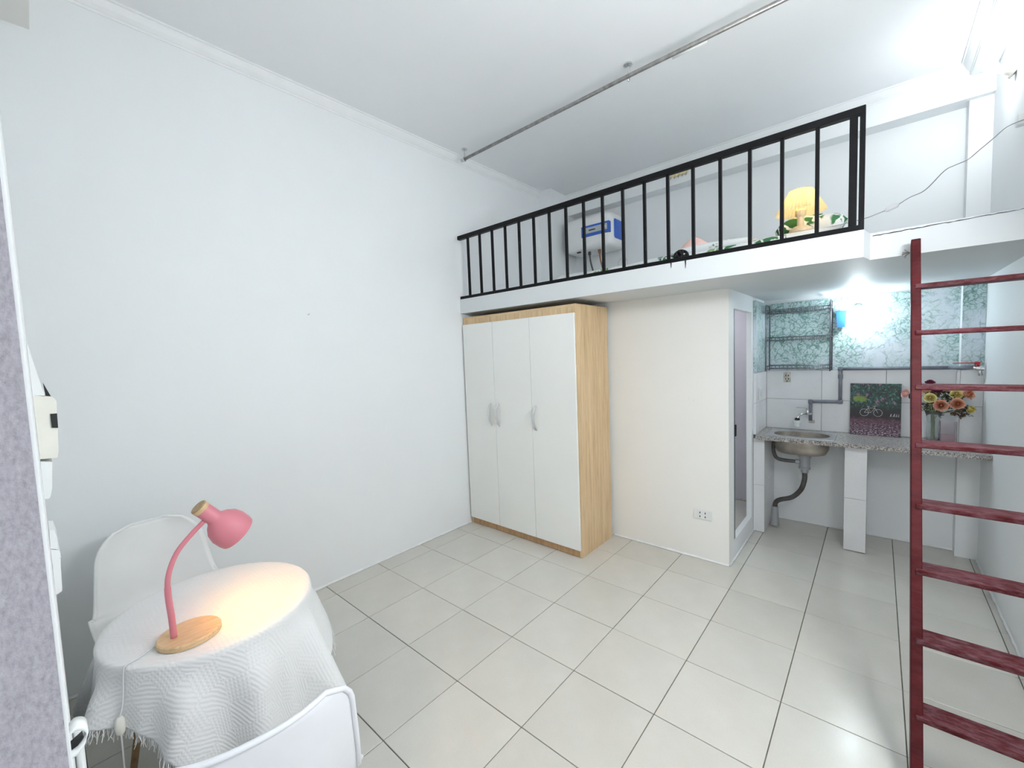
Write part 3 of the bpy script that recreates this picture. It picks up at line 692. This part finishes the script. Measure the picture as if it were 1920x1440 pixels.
for u0, s in ((.80, 1), (.86, 1.2), (.91, .7), (.95, .6)):
    tube(b, [onc(u0, .385), onc(u0+.012*s, .40+.012*s), onc(u0+.018*s, .425+.01*s)], [.002*s, .0035*s, .001], 6); tube(b, [onc(u0-.012, .383), onc(u0+.03*s, .387)], .0015, 5)
mk('white_birds', b, 'paint_white_line', cv)

# vase of roses
VX, VY = 3.163, 2.962
b = BM(); lathe(b, [(.030, 0), (.036, .004), (.033, .03), (.028, .08), (.030, .13), (.037, .18), (.045, .215), (.0435, .215), (.035, .18), (.028, .13), (.026, .08), (.030, .03), (.028, .014), (.002, .012)], 28, Matrix.Translation((VX, VY, CT+.0005)), True, True)
tag(mk('vase', b, 'clear_glass', smooth=True), 'clear glass vase holding roses on the worktop', 'vase')
jr = thing('candle_jar', 'square hazy glass jar with pink wax beside the vase', 'jar', (3.238, 2.955, CT))
b = BM(); rings = [[(3.236+x, 2.948+y, CT+z) for x, y in rrect(0, 0, h, h*.45, .006, 3)] for h, z in ((.040, .001), (.043, .01), (.043, .155), (.040, .155), (.039, .012))]
loft_loops(b, rings, True); b.faces.new([b.verts.new(p) for p in rings[0]][::-1]); mk('glass', b, 'hazy_glass', jr, autos=40)
b = BM(); rings = [[(3.236+x, 2.948+y, CT+z) for x, y in rrect(0, 0, h, h*.42, .005, 3)] for h, z in ((.037, .0125), (.037, .062))]
loft_loops(b, rings, True); b.faces.new([b.verts.new(p) for p in rings[0]][::-1]); mk('wax', b, 'pink_wax', jr, autos=40)
def rose(name, head, facing, R, mat, label, group, seed):
    R *= 1.22
    r_ = random.Random(seed); head = Vector(head); t = thing(name, label, 'flower', (VX, VY, CT+.02), group); M = axis_M(head, facing); b = BM(); heart = BM(); outer = b
    bmesh.ops.create_uvsphere(heart, u_segments=10, v_segments=8, radius=R*.17, matrix=M @ Matrix.Translation((0, 0, R*.55)))
    for ring, (cnt, rad, hh, op) in enumerate(((3, .22, .78, 0), (4, .36, .74, .1), (5, .54, .66, .3), (5, .75, .52, .6), (6, .96, .30, 1.0))):
        for k in range(cnt):
            a0 = 2*PI*k/cnt+ring*.7+r_.uniform(-.15, .15); wd = PI/cnt*1.25; rk_ = rad*(1+.07*(k % 2)); dz = r_.uniform(-.05, .05)
            def fn(u, v, a0=a0, wd=wd, rad=rk_, hh=hh+dz, op=op):
                s1 = 2*u-1; a = a0+s1*wd*(.35+.65*min(1, v*1.6)); e = 1-.30*abs(s1)**2.5
                rr = R*rad*(.25+.75*math.sin(min(1, v*1.5)*PI/2))+R*.20*op*max(0, v-.6)*2.5
                z = R*(-.5+(hh+.5)*v*e)-R*.14*op*max(0, v-.75)*4
                return M @ Vector((rr*math.cos(a), rr*math.sin(a), z))
            grid(heart if ring < 2 else outer, fn, 6, 6)
    mk('bloom', outer, mat, t, smooth=True); mk('heart', heart, mat+'_heart', t, smooth=True)
    base = M @ Vector((0, 0, -R*.45)); b = BM(); off = Vector((r_.uniform(-.012, .012), r_.uniform(-.012, .012), 0))
    tube(b, smooth_path([base, base.lerp(Vector((VX, VY, CT+.20))+off*1.5, .6), Vector((VX, VY, CT+.17))+off, Vector((VX, VY, CT+.02))-off*1.2], 4), .0028, 6); mk('stem', b, 'stem_green', t, smooth=True)
    b = BM()
    for k in range(4):
        a = 2*PI*k/4+r_.random(); c0 = base+(M.to_3x3() @ Vector((0, 0, -R*.1*k))); dirv = (M.to_3x3() @ Vector((math.cos(a), math.sin(a), -.15))).normalized(); sd = dirv.cross(M.to_3x3() @ Vector((0, 0, 1))).normalized(); L = R*1.35
        vs_ = [b.verts.new(c0+dirv*L*x+sd*L*y) for x, y in ((0, 0), (.35, .24), (.7, .2), (1, 0), (.7, -.2), (.35, -.24))]; b.faces.new(vs_)
    mk('leaf', b, 'leaf_dark', t)
def fl(px, py, y): return hit(px, py, 'y', y)
spec = [((1744, 746), 2.905, (-.1, -1, .35), .024, 'petal_yellow', 'y'), ((1793, 739), 2.92, (.0, -1, .4), .023, 'petal_yellow', 'y'), ((1820, 768), 2.92, (.6, -.8, -.1), .020, 'petal_yellow', 'y'),
        ((1764, 760), 2.885, (0, -1, .1), .027, 'petal_peach', 'p'), ((1795, 757), 2.89, (.1, -1, .1), .026, 'petal_peach', 'p'), ((1816, 739), 2.92, (.4, -.8, .5), .024, 'petal_peach', 'p'),
        ((1735, 730), 2.95, (-.3, -.7, .8), .025, 'petal_peach', 'p'), ((1776, 728), 2.95, (.1, -.6, .9), .024, 'petal_peach', 'p'), ((1698, 738), 2.93, (-.9, -.5, .4), .024, 'petal_pink', 'k'), ((1744, 717), 2.97, (0, -.3, 1), .020, 'petal_wine', 'w'), ((1757, 732), 2.92, (0, -.7, .8), .020, 'petal_wine', 'w')]
labs = ['yellow rose on the painting side of the bouquet in the vase', 'yellow rose beside the peach rose that leans to the right wall', 'small yellow rose drooping on the wall side of the bouquet',
        'peach rose hanging lowest over the mouth of the glass vase', 'peach rose between the drooping yellow rose and the lowest peach rose', 'peach rose leaning out toward the white right wall',
        'peach rose high on the painting side of the bouquet', 'peach rose facing up at the crown of the bouquet', 'pale pink rose leaning out of the vase toward the painting', 'dark wine red flower standing tallest above the roses', 'dark wine red flower tucked in among the peach roses']
for i, (p, y, d, R, m, k) in enumerate(spec): rose('rose', fl(*p, y), d, R, m, labs[i], 'roses in the vase', 20+i)
for i, (px, py, y, n) in enumerate(((1778, 750, 2.95, 70), (1798, 772, 2.94, 70), (1738, 762, 2.95, 60), (1755, 740, 2.97, 60))):
    c = fl(px, py, y); r2 = random.Random(50+i); t = thing('foliage_spray', ('dark leafy sprig in the middle of the rose bouquet', 'brown leaved sprig hanging below the roses on the wall side', 'dark leafy sprig low on the painting side of the bouquet', 'dark leafy sprig standing up behind the yellow roses')[i], 'foliage', (VX, VY, CT+.02), 'filler sprigs in the vase')
    b = BM(); tube(b, smooth_path([c, c.lerp(Vector((VX, VY, CT+.2)), .6), (VX+.004*i-.006, VY, CT+.15), (VX-.01+.006*i, VY+.005, CT+.02)], 4), .0022, 5); mk('stem', b, 'stem_green', t)
    b = BM()
    for k in range(n):
        p = c+Vector((r2.gauss(0, .030), r2.gauss(0, .018), r2.gauss(0, .018))); dv = Vector((r2.uniform(-1, 1), r2.uniform(-1, .3), r2.uniform(-.6, .8))).normalized(); sd = dv.cross(Vector((.3, .5, .8))).normalized(); L = r2.uniform(.018, .036)
        b.faces.new([b.verts.new(p+dv*L*x+sd*L*yy) for x, yy in ((0, 0), (.4, .3), (1, 0), (.4, -.3))])
    mk('leaves', b, 'leaf_dark' if i != 1 else 'leaf_brown', t, kind='stuff')

# ================================================================== loft contents
# bed on the loft floor
mt = thing('mattress', 'thin mattress on the loft under a leaf print sheet', 'mattress', (1.85, 2.1, DECK))
b = BM(); rm = random.Random(11)
def sheet(u, v):
    x = .95+u*1.78; y = 1.492+v*1.13; e = min(u, 1-u)*1.78; f = min(v, 1-v)*1.15; d = min(e, f)
    z = DECK+.004+.074*min(1, (d/.03))**.5+ (.004*math.sin(9*x+3*y)+.004*math.sin(17*x-5*y+1)*math.cos(11*y) if d > .03 else 0)
    return (x, y, z)
grid(b, sheet, 90, 50); mk('sheet', b, 'leaf_print_cotton', mt, smooth=True)
mk('core', box(BM(), .99, 2.69, 1.51, 2.58, DECK+.001, DECK+.045, .01), 'white_plastic', mt)
def pillow(name, loc, sx, sy, sz, rot, mat, label):
    b = BM(); M = Matrix.Translation(Vector(loc)) @ Matrix.Rotation(rot, 4, 'Z')
    for s in (1, -1):
        def fn(u, v, s=s):
            x, y = 2*u-1, 2*v-1; h = ((1-abs(x)**3)*(1-abs(y)**3))**.5 if abs(x) < 1 and abs(y) < 1 else 0
            k = 1-.06*(abs(x)*abs(y)); return M @ Vector((x*sx*k, y*sy*k, s*sz*max(0, h)))
        grid(b, fn, 16, 12)
    bmesh.ops.remove_doubles(b, verts=b.verts, dist=.0005)
    off = Vector((.92, .55, .2))
    for v in b.verts: v.co -= off
    o = mk(name, b, mat, smooth=True); o.location = off
    return tag(o, label, 'pillow')
pillow('pillow', (2.55, 1.78, DECK+.146), .17, .10, .062, .2, 'leaf_print_cotton', 'leaf print pillow lying behind the lit loft lamp')
pillow('pillow', (2.05, 1.70, DECK+.117), .26, .07, .030, .03, 'leaf_print_cotton', 'rolled leaf print cover on the loft sheet behind the balusters')
b = BM(); pc = hit(1302, 462, 'y', 1.75); rp = []
for r, z in ((.135, 0), (.12, .05), (.08, .095), (.035, .13), (.004, .145)): rp.append((r, z))
lathe(b, rp, 18, Matrix.Translation((pc.x, 1.75, DECK+.075)) @ Matrix.Scale(.6, 4, (0, 1, 0))); tag(mk('soft_toy', b, 'pink_fabric', smooth=True), 'small peaked pink cushion on the loft sheet', 'cushion')
b = BM(); dk = hit(1275, 470, 'y', 1.425); rk2 = random.Random(4)
for k in range(16):
    R = .036; t1, t2 = rk2.uniform(-.9, .9), rk2.uniform(0, PI); Q = Matrix.Rotation(t2, 3, 'Z') @ Matrix.Rotation(PI/2+t1, 3, 'X')
    tube(b, [Vector((dk.x, 1.443, DECK+.045))+Q @ Vector((R*1.15*math.cos(q), R*math.sin(q), 0)) for q in [2*PI*z/16 for z in range(16)]], .0048, 6, closed=True)
tag(mk('cord_bundle', b, 'black_yarn', smooth=True), 'bundle of black cord lying at the loft edge', 'cord')
# pleated table lamp
LP = Vector((2.528, 1.60, DECK+.0875)); lt = thing('table_lamp', 'lit lamp with cream pleated shade and turned wooden base on loft', 'lamp', LP)
T = Matrix.Translation(LP)
b = BM(); lathe(b, [(.052, 0), (.055, .008), (.050, .022), (.030, .034), (.017, .038), (.016, .082), (.021, .088), (.026, .094), (.026, .117), (.020, .122)], 28, T); mk('base', b, 'pale_turned_wood', lt, autos=40)
NP = 44; b = BM(); top_, bot_ = [], []
SH0, SH1 = .110, .227
for k in range(NP*2):
    a = PI*k/NP; pl_ = 1.0 if k % 2 else .90
    bot_.append(b.verts.new(LP+Vector((.120*pl_*math.cos(a), .120*pl_*math.sin(a), SH0-(.004 if k % 2 else 0)))))
    top_.append(b.verts.new(LP+Vector((.054*(1 if k % 2 else .92)*math.cos(a), .054*(1 if k % 2 else .92)*math.sin(a), SH1))))
for k in range(NP*2): b.faces.new((bot_[k], bot_[(k+1) % (NP*2)], top_[(k+1) % (NP*2)], top_[k]))
mk('shade', b, 'pleated_shade', lt)
emit('glow_loft_bulb', (1.0, .68, .22), LOFT_LAMP_W/(PI*4*PI*.02**2)); b = BM(); bmesh.ops.create_uvsphere(b, u_segments=16, v_segments=10, radius=.02, matrix=Matrix.Translation(LP+Vector((0, 0, .167)))); mk('bulb', b, 'glow_loft_bulb', lt, smooth=True)
b = BM(); tube(b, [LP+Vector((.052*math.cos(a), .052*math.sin(a), .225)) for a in [2*PI*k/20 for k in range(20)]], .0015, 5, closed=True); tube(b, [LP+Vector((-.052, 0, .225)), LP+Vector((0, 0, .217)), LP+Vector((.052, 0, .225))], .0015, 5); tube(b, [LP+Vector((0, 0, .187)), LP+Vector((0, 0, .218))], .003, 6); mk('shade_ring', b, 'galvanised', lt)
cab = [LP+Vector((.05, .01, .006))]
cpx = [(1560, 425), (1620, 410), (1655, 397), (1662, 394)]; cpx2 = [(1682, 385), (1706, 370), (1735, 356), (1770, 321), (1790, 310), (1815, 299), (1838, 280), (1862, 260), (1885, 240), (1905, 230), (1921, 224)]
def cy_(px): return 1.62+(2.14-1.62)*(max(0, px-1560)/361)**1.0
cab += [hit(p[0], p[1], 'y', cy_(p[0])) for p in cpx]; cab2 = [hit(p[0], p[1], 'y', cy_(p[0])) for p in cpx2]; cab2.append(Vector((XR-.012, 2.16, cab2[-1].z+.006)))
b = BM(); tube(b, smooth_path(cab, 5), .0024, 6); tube(b, smooth_path(cab2, 5), .0024, 6); mk('cable', b, 'grey_cable', lt, smooth=True)
b = BM(); s0, s1 = cab[-1], cab2[0]; dv = (s1-s0); Mx = axis_M(s0-dv*.15, dv); L = dv.length*1.3
lathe(b, [(.004, 0), (.011, L*.12), (.012, L*.3), (.012, L*.7), (.011, L*.88), (.004, L)], 10, Mx); mk('inline_switch', b, 'white_cable', lt, smooth=True)
b = BM(); box(b, XR-.03, XR-.0005, 2.135, 2.185, cab2[-1].z-.025, cab2[-1].z+.03, .004); mk('plug', b, 'white_plastic', lt)
# water heater
wh = thing('water_heater', 'white electric water heater with blue panel above the loft', 'water heater', (.55, 2.88, 2.8))
HX0, HX1, HY0, HY1, HZ0, HZ1 = .225, .81, 2.715, 3.07, 2.625, 2.985
b = BM(); box(b, HX0, HX1, HY0, HY1, HZ0, HZ1, .075, 6); mk('tank', b, 'heater_white', wh, smooth=True)
b = BM(); box(b, .47, .795, HY0-.010, HY0+.06, 2.755, 2.868, .006, 2); pn = mk('front_panel', b, 'heater_blue', wh)
mk('display_strip', box(BM(), .487, .775, HY0-.013, HY0-.009, 2.785, 2.845, .001), 'silver_panel', pn)
b = BM(); lathe(b, [(.022, 0), (.022, .004), (.015, .006)], 20, axis_M((.735, HY0-.013, 2.815), (0, -1, 0))); mk('dial', b, 'white_plastic', pn)
b = BM(); box(b, .565, .640, HY0-.0142, HY0-.0128, 2.808, 2.820); mk('printed_mark', b, 'black_plastic', pn)
b = BM(); box(b, HX1-.03, HX1+.012, 2.78, 3.0, 2.70, 2.91, .03, 4); mk('end_panel', b, 'heater_blue', wh, autos=50)
b = BM(); box(b, .385, .43, HY0+.03, HY0+.05, 2.618, 2.630, .002); mk('rating_label', b, 'black_plastic', wh)
for x, m in ((.50, 'dark_hose'), (.62, 'copper')):
    b = BM(); tube(b, smooth_path([(x, 2.82, 2.63), (x+.004, 2.83, 2.52), (x+.012, 2.90, 2.36), (x+.01, 2.98, 2.22), (x, 3.0, DECK+.01)], 6), .009, 8); lathe(b, [(.016, 0), (.016, .035)], 10, Matrix.Translation((x, 2.82, 2.592))); mk('hose', b, m, wh, smooth=True)
b = BM(); tube(b, smooth_path([(.79, 2.95, 2.64), (.80, 3.0, 2.58), (.80, 3.06, 2.52)]+[(.76+.055*math.cos(a), 3.07, 2.50+.055*math.sin(a)) for a in [.3+k*.6 for k in range(11)]], 4), .003, 6); mk('power_cable', b, 'white_cable', wh, smooth=True)
# little hook rail under the ceiling on the back beam
hk = thing('hook_rail', 'pale yellow hook rail on the beam above the loft', 'hook rail', (1.39, 2.94, 3.2))
pL, pR = hit(1256, 322, 'y', 2.93), hit(1290, 309, 'y', 2.93); zc = (pL.z+pR.z)/2-.055
mk('bar', box(BM(), pL.x, pR.x, 2.925, 2.9395, zc-.012, zc+.04, .003), 'straw', hk)
for k in range(5):
    x = pL.x+.012+(pR.x-pL.x-.024)*k/4; b = BM(); tube(b, smooth_path([(x, 2.924, zc), (x, 2.918, zc-.025), (x, 2.906, zc-.034), (x, 2.90, zc-.022)], 4), .0028, 6); mk('hook', b, 'galvanised', hk)

# ================================================================== table, cloth, desk lamp
TX, TYY, TH, TR = 1.128, -.867, .716, .288
tb = thing('round_table', 'small round table hidden under the white woven cloth', 'table', (TX, TYY, 0))
b = BM(); lathe(b, [(TR-.012, TH-.022), (TR-.002, TH-.016), (TR-.002, TH-.004), (TR-.008, TH)], 48, Matrix.Translation((TX, TYY, 0))); mk('tabletop', b, 'white_plastic', tb, autos=40)
for k in range(4):
    a = PI/4+k*PI/2-.13; b = BM(); tube(b, [(TX+.11*math.cos(a), TYY+.11*math.sin(a), TH-.022), (TX+.235*math.cos(a), TYY+.235*math.sin(a), .001)], [.019, .012], 12); mk('leg', b, 'leg_wood', tb, smooth=True)
b = BM(); lathe(b, [(.13, TH-.034), (.13, TH-.0225)], 24, Matrix.Translation((TX, TYY, 0))); mk('mount_plate', b, 'black_plastic', tb)
edges = [(math.radians(-66), .455), (math.radians(24), .70), (math.radians(114), .46), (math.radians(204), .43)]
def hem(a):
    best = 9
    for na, d in edges:
        c = math.cos(a-na)
        if c > .05: best = min(best, d/c)
    return min(best, .74)
def drape(a, rho):
    """rho: distance from the centre measured along the cloth"""
    r0 = TR+.002; k = .011
    if rho < r0: return Vector((TX+rho*math.cos(a), TYY+rho*math.sin(a), TH+.0035))
    s = rho-r0
    if s < k*PI/2:
        th = s/k; out, drop = k*math.sin(th), k*(1-math.cos(th))
    else:
        d = s-k*PI/2; ram = min(1, d/.10); ram = ram*ram*(3-2*ram)
        fold = (.5+.5*math.sin(9*a+.6+.8*math.sin(2*a)))**1.4; fold2 = math.sin(15*a+1.7)
        fl_ = .05+.30*fold+.05*fold2
        aa = (a+PI) % (2*PI)-PI; free = min(1, max(0, (abs(aa)-.45)/.4), max(0, (2.5-abs(aa))/.4)); lim = .048+.11*free*free*(3-2*free)
        fo = d*fl_*ram; fo *= min(1, lim/max(1e-6, d*.36)); fl_ = fo/max(d, 1e-6)
        out = k+fo; drop = k+d*math.sqrt(max(.2, 1-fl_**2))
    return Vector((TX+(r0+out)*math.cos(a), TYY+(r0+out)*math.sin(a), TH+.0035-drop))
NA, NR = 240, 46
tc = thing('tablecloth', 'white woven cotton cloth with fringed hem draped over the round table', 'tablecloth', (TX, TYY, TH))
b = BM()
def rho_of(v, a):
    if v < .25: return TR*v/.25
    return TR+.001+(hem(a)-TR)*(v-.25)/.75
grid(b, lambda u, v: drape(2*PI*u, rho_of(v, 2*PI*u)), NA, NR, lambda u, v: (rho_of(v, 2*PI*u)*math.cos(2*PI*u), rho_of(v, 2*PI*u)*math.sin(2*PI*u)))
bmesh.ops.remove_doubles(b, verts=b.verts, dist=.00005)
o = mk('cloth', b, 'woven_cotton', tc, smooth=True)
sd = o.modifiers.new('thickness', 'SOLIDIFY'); sd.thickness = .0016; sd.offset = 1
b = BM(); rf = random.Random(9)
for k in range(620):
    a = 2*PI*k/620+rf.uniform(-.004, .004); h = hem(a); p = drape(a, h); q = drape(a, h+.03*rf.uniform(.7, 1.2))+Vector((rf.gauss(0, .004), rf.gauss(0, .004), 0)); m = p.lerp(q, .5)+Vector((rf.gauss(0, .003), rf.gauss(0, .003), 0))
    tube(b, [p, m, q], [.0013, .0011, .0007], 3, caps=False)
mk('fringe', b, 'woven_cotton', tc, kind='stuff')
# desk lamp
DX, DY, DZ = 1.28, -.968, TH+.0062
dlp = thing('desk_lamp', 'pink desk lamp with wooden foot shining on the white tablecloth', 'lamp', (DX, DY, DZ))
b = BM(); lathe(b, [(.074, 0), (.076, .002), (.076, .014), (.073, .0175)], 48, Matrix.Translation((DX, DY, DZ)) @ Matrix.Diagonal((1.0, 1.06, 1, 1))); mk('foot', b, 'lamp_wood', dlp, autos=40)
b = BM(); lathe(b, [(.070, -.0018), (.070, 0)], 40, Matrix.Translation((DX, DY, DZ))); mk('foot_pad', b, 'black_plastic', dlp)
sy = -1.006
neckp = [(1.28, sy, DZ+.016), (1.28, sy-.001, .80), (1.28, sy-.004, .88), (1.28, sy+.002, .935), (1.28, sy+.026, .992), (1.28, sy+.066, 1.036), (1.28, sy+.098, 1.064)]
sp = smooth_path(neckp, 6); b = BM(); tube(b, sp, [.0085 if p.z < .90 else .0072 for p in sp], 12); mk('arm', b, 'pink_metal', dlp, smooth=True)
ax = Vector((0, .118, -.142)).normalized(); hp = Vector((1.28, -.918, 1.112)); MH = axis_M(hp, ax)
b = BM(); lathe(b, [(.0225, .012), (.0235, .014), (.0235, .055), (.026, .062), (.040, .074), (.052, .090), (.0585, .112), (.0585, .138), (.0565, .150), (.0550, .150), (.0570, .138), (.057, .112), (.050, .091), (.038, .076), (.022, .066), (.004, .064)], 36, MH, True, True); mk('lamp_shade', b, 'pink_metal', dlp, autos=50)
b = BM(); lathe(b, [(.0215, -.004), (.0238, -.002), (.0238, .012)], 28, MH); mk('cap', b, 'cap_wood', dlp, autos=40)
b = BM(); lathe(b, [(.0242, .0), (.0242, .0125)], 28, MH, False, False); mk('cap_band', b, 'lamp_wood', dlp)
bc = hp+ax*.108; emit('glow_desk_bulb', (1.0, .64, .12), DESK_W/(PI*4*PI*.022**2)); b = BM(); bmesh.ops.create_uvsphere(b, u_segments=16, v_segments=10, radius=.022, matrix=Matrix.Translation(bc)); mk('bulb', b, 'glow_desk_bulb', dlp, smooth=True)
def cl_pt(px, py):
    p = hit(px, py, 'z', TH+.008); return p
ca = [Vector((DX-.02, DY-.074, DZ+.007)), cl_pt(262, 1232), cl_pt(235, 1248)]
az = math.radians(-57); e1 = drape(az, TR+.03); e2 = drape(az, TR+.10); e3 = drape(az-.02, TR+.14); on = Vector((math.cos(az), math.sin(az), 0))
ca += [e1+on*.004+Vector((0, 0, .004)), e2+on*.006, e3+on*.008]
b = BM(); tube(b, smooth_path(ca, 6), .0022, 6); low = e3+on*.008
tube(b, smooth_path([low-Vector((0, 0, .045)), low-Vector((.01, .0, .14)), low-Vector((.06, -.0, .35)), Vector((1.15, -1.19, .012)), Vector((.70, -1.20, .006))], 6), .0022, 6); mk('cable', b, 'white_cable', dlp, smooth=True)
b = BM(); lathe(b, [(.004, 0), (.010, .006), (.012, .018), (.012, .034), (.010, .046), (.004, .052)], 10, Matrix.Translation(low-Vector((0, 0, .049)))); mk('inline_switch', b, 'cream_plastic', dlp, smooth=True)

# ================================================================== plastic shell chairs
prof = [(.225, .418), (.215, .440), (.17, .446), (.08, .436), (-.02, .428), (-.10, .432), (-.155, .455), (-.188, .505), (-.205, .57), (-.222, .65), (-.240, .735), (-.259, .835)]
CP = smooth_path([Vector((x, 0, z)) for x, z in prof], 5); CN = len(CP)
def chair_shell(u, v, R=.075, wt=1.0):
    """u along the seat to the top of the back, v across"""
    i = u*(CN-1); k = min(int(i), CN-2); f = i-k; p = CP[k].lerp(CP[k+1], f); tn = (CP[k+1]-CP[k]).normalized(); nrm = Vector((-tn.z, 0, tn.x)); nrm = -nrm if (nrm.z < 0 and u < .45) else nrm
    if u >= .45 and nrm.x < 0: nrm = -nrm
    wk = [(0, .190), (.1, .215), (.3, .232), (.5, .238), (.62, .226), (.8, .210), (1, .192)]
    for (a, wa), (b2, wb_) in zip(wk, wk[1:]):
        if a <= u <= b2: w_ = wa+(wb_-wa)*(u-a)/(b2-a)
    L = .95
    if u > .5: w_ *= 1-(1-wt)*(u-.5)/.5
    dtop = (1-u)*L
    if dtop < R: w_ = w_-R+math.sqrt(max(0, R*R-(R-dtop)**2))
    if u*L < R: w_ = w_-R+math.sqrt(max(0, R*R-(R-u*L)**2))
    s = 2*v-1
    lift = .020+.062*math.exp(-((u-.52)/.17)**2)+(.022 if u > .6 else .012)
    lift *= min(1, max(.35, w_/.19))
    q = p+Vector((0, s*w_, 0))+nrm*(lift*abs(s)**2.4)
    return q, nrm
def make_chair(label, mat, R, wt):
    t = thing('shell_chair', label, 'chair'); b = BM(); NU, NV = 56, 28
    grid(b, lambda u, v: chair_shell(u, v, R, wt)[0], NU, NV); o = mk('shell', b, mat, t, smooth=True)
    m = o.modifiers.new('thickness', 'SOLIDIFY'); m.thickness = .005; m.offset = 0
    path = [chair_shell(0, j/NV, R, wt) for j in range(NV)]+[chair_shell(i/NU, 1, R, wt) for i in range(NU)]+[chair_shell(1, 1-j/NV, R, wt) for j in range(NV)]+[chair_shell(1-i/NU, 0, R, wt) for i in range(NU)]
    pp = []
    for q, n_ in path:
        q = q-n_*.004
        if not pp or (q-pp[-1]).length > .004: pp.append(q)
    b = BM(); tube(b, pp, .0062, 8, closed=True); mk('rim', b, mat, t, smooth=True)
    for sx in (1, -1):
        for sy_ in (1, -1):
            b = BM(); tube(b, [(.01+sx*.085, sy_*.10, .415), (.005+sx*.205, sy_*.20, .0005)], [.015, .011], 12); mk('leg', b, 'leg_wood', t, smooth=True)
    b = BM()
    for sx in (1, -1): tube(b, [(.01+sx*.13, -.145, .24), (.01+sx*.10, .118, .36)], .004, 6); tube(b, [(.01+sx*.13, .145, .24), (.01+sx*.10, -.118, .36)], .004, 6)
    box(b, -.09, .11, -.11, .11, .408, .418, .003); mk('brace', b, 'black_plastic', t)
    return t
ch1 = make_chair('white plastic shell chair between the table and the left wall', 'chair_plastic', .115, .93)
ch1.location = (.535, -.905, 0); ch1.rotation_euler.z = .06
ch2 = make_chair('white plastic shell chair with its back to the doorway', 'chair_plastic_cool', .055, 1.0)
ch2.location = (1.725, -.955, 0); ch2.rotation_euler.z = PI-.20

# ================================================================== fittings on the front wall, seen along the wall
FX = 1.66
def fit(name, pxs, xw, mat, label, cat, dark=None):
    t = thing(name, label, cat, (FX, YF, 1.3)); pts = []
    for p in pxs:
        q = hit(p[0], p[1], 'x', FX); pts.append(Vector((FX, max(q.y, YF+.0005), q.z)))
    b = BM(); extrude_poly(b, pts, (-xw, 0, 0)); mk('body', b, mat, t)
    return t
t = fit('trunking_box', [(40, 645), (52, 645), (66, 690), (84, 742), (50, 742)], .10, 'white_plastic', 'tapered white trunking box high on the front wall', 'junction box')
t = fit('meter_box', [(50, 742), (98, 744), (106, 752), (110, 845), (108, 858), (62, 863)], .12, 'cream_plastic', 'cream meter box with a black window on the front wall', 'meter box')
w0 = [hit(p[0], p[1], 'x', FX+.001) for p in ((94, 776), (107, 775), (109, 802), (97, 802))]; b = BM(); extrude_poly(b, w0, (.0012, 0, 0)); mk('window', b, 'black_plastic', t)
w0 = [hit(p[0], p[1], 'x', FX-.03) for p in ((80, 717), (97, 746), (86, 746))]; b = BM(); extrude_poly(b, w0, (.012, 0, 0)); mk('dark_gap', b, 'black_plastic', t)  # black wedge drawn in for the dark gap behind the box
fit('switch_box', [(72, 866), (98, 866), (98, 915), (94, 934), (80, 936)], .08, 'white_plastic', 'white switch box directly under the cream meter box', 'switch box')
fit('socket_box', [(92, 994), (102, 994), (108, 1010), (108, 1030), (90, 1030)], .08, 'white_plastic', 'rounded white cover above the lowest box on the front wall', 'socket')
t = fit('socket_box', [(90, 1031), (112, 1033), (117, 1108), (101, 1117), (95, 1100)], .08, 'white_plastic', 'lowest white socket box on the front wall behind the chair', 'socket')
for py in (1040, 1050, 1060):
    q = hit(114, py, 'x', FX-.03); b = BM(); lathe(b, [(.004, 0), (.006, .003), (.006, .012)], 10, axis_M((FX-.03, q.y-.012, q.z), (0, 1, 0))); mk('screw_knob', b, 'white_plastic', t)
b = BM(); tube(b, [(FX-.05, YF+.009, .002), (FX-.05, YF+.009, .80)], .007, 10); tag(mk('conduit', b, 'white_plastic', smooth=True), 'thin white vertical cable conduit on the front wall', 'conduit')
# latch keeper at the corner of the doorway
kx = 2.40; kp = thing('latch_keeper', 'small white latch keeper with dark slot at the doorway corner', 'latch', (2.33, YF, 1.26))
KX = 2.335
def kh(px, py): q = hit(px, py, 'x', KX); return Vector((KX, q.y, q.z))
b = BM(); pts = smooth_path([kh(126, 1374), kh(140, 1360), kh(156, 1358), kh(163, 1366), kh(160, 1382), kh(146, 1402), kh(130, 1414)], 5)
ring = []
for p in pts: ring.append([b.verts.new(p+Vector((sx, sz*.3, sz))) for sx, sz in ((-.008, -.0022), (.006, -.0022), (.006, .0022), (-.008, .0022))])
for a, c in zip(ring, ring[1:]):
    for q in range(4): b.faces.new((a[q], a[(q+1) % 4], c[(q+1) % 4], c[q]))
b.faces.new(ring[0]); b.faces.new(ring[-1][::-1]); mk('loop', b, 'white_plastic', kp, smooth=True)
b = BM(); extrude_poly(b, [kh(130, 1410), kh(132, 1398), kh(155, 1377), kh(157, 1382), kh(146, 1398)], (-.006, 0, 0)); mk('slot', b, 'black_plastic', kp)
# nail left in the left wall
b = BM(); q = hit(577, 590, 'x', 0); tube(b, [(0.0002, q.y, q.z), (.018, q.y, q.z-.002), (.022, q.y+.002, q.z+.006)], .0018, 6); tag(mk('wall_nail', b, 'galvanised'), 'small bent nail left in the white left wall', 'nail')
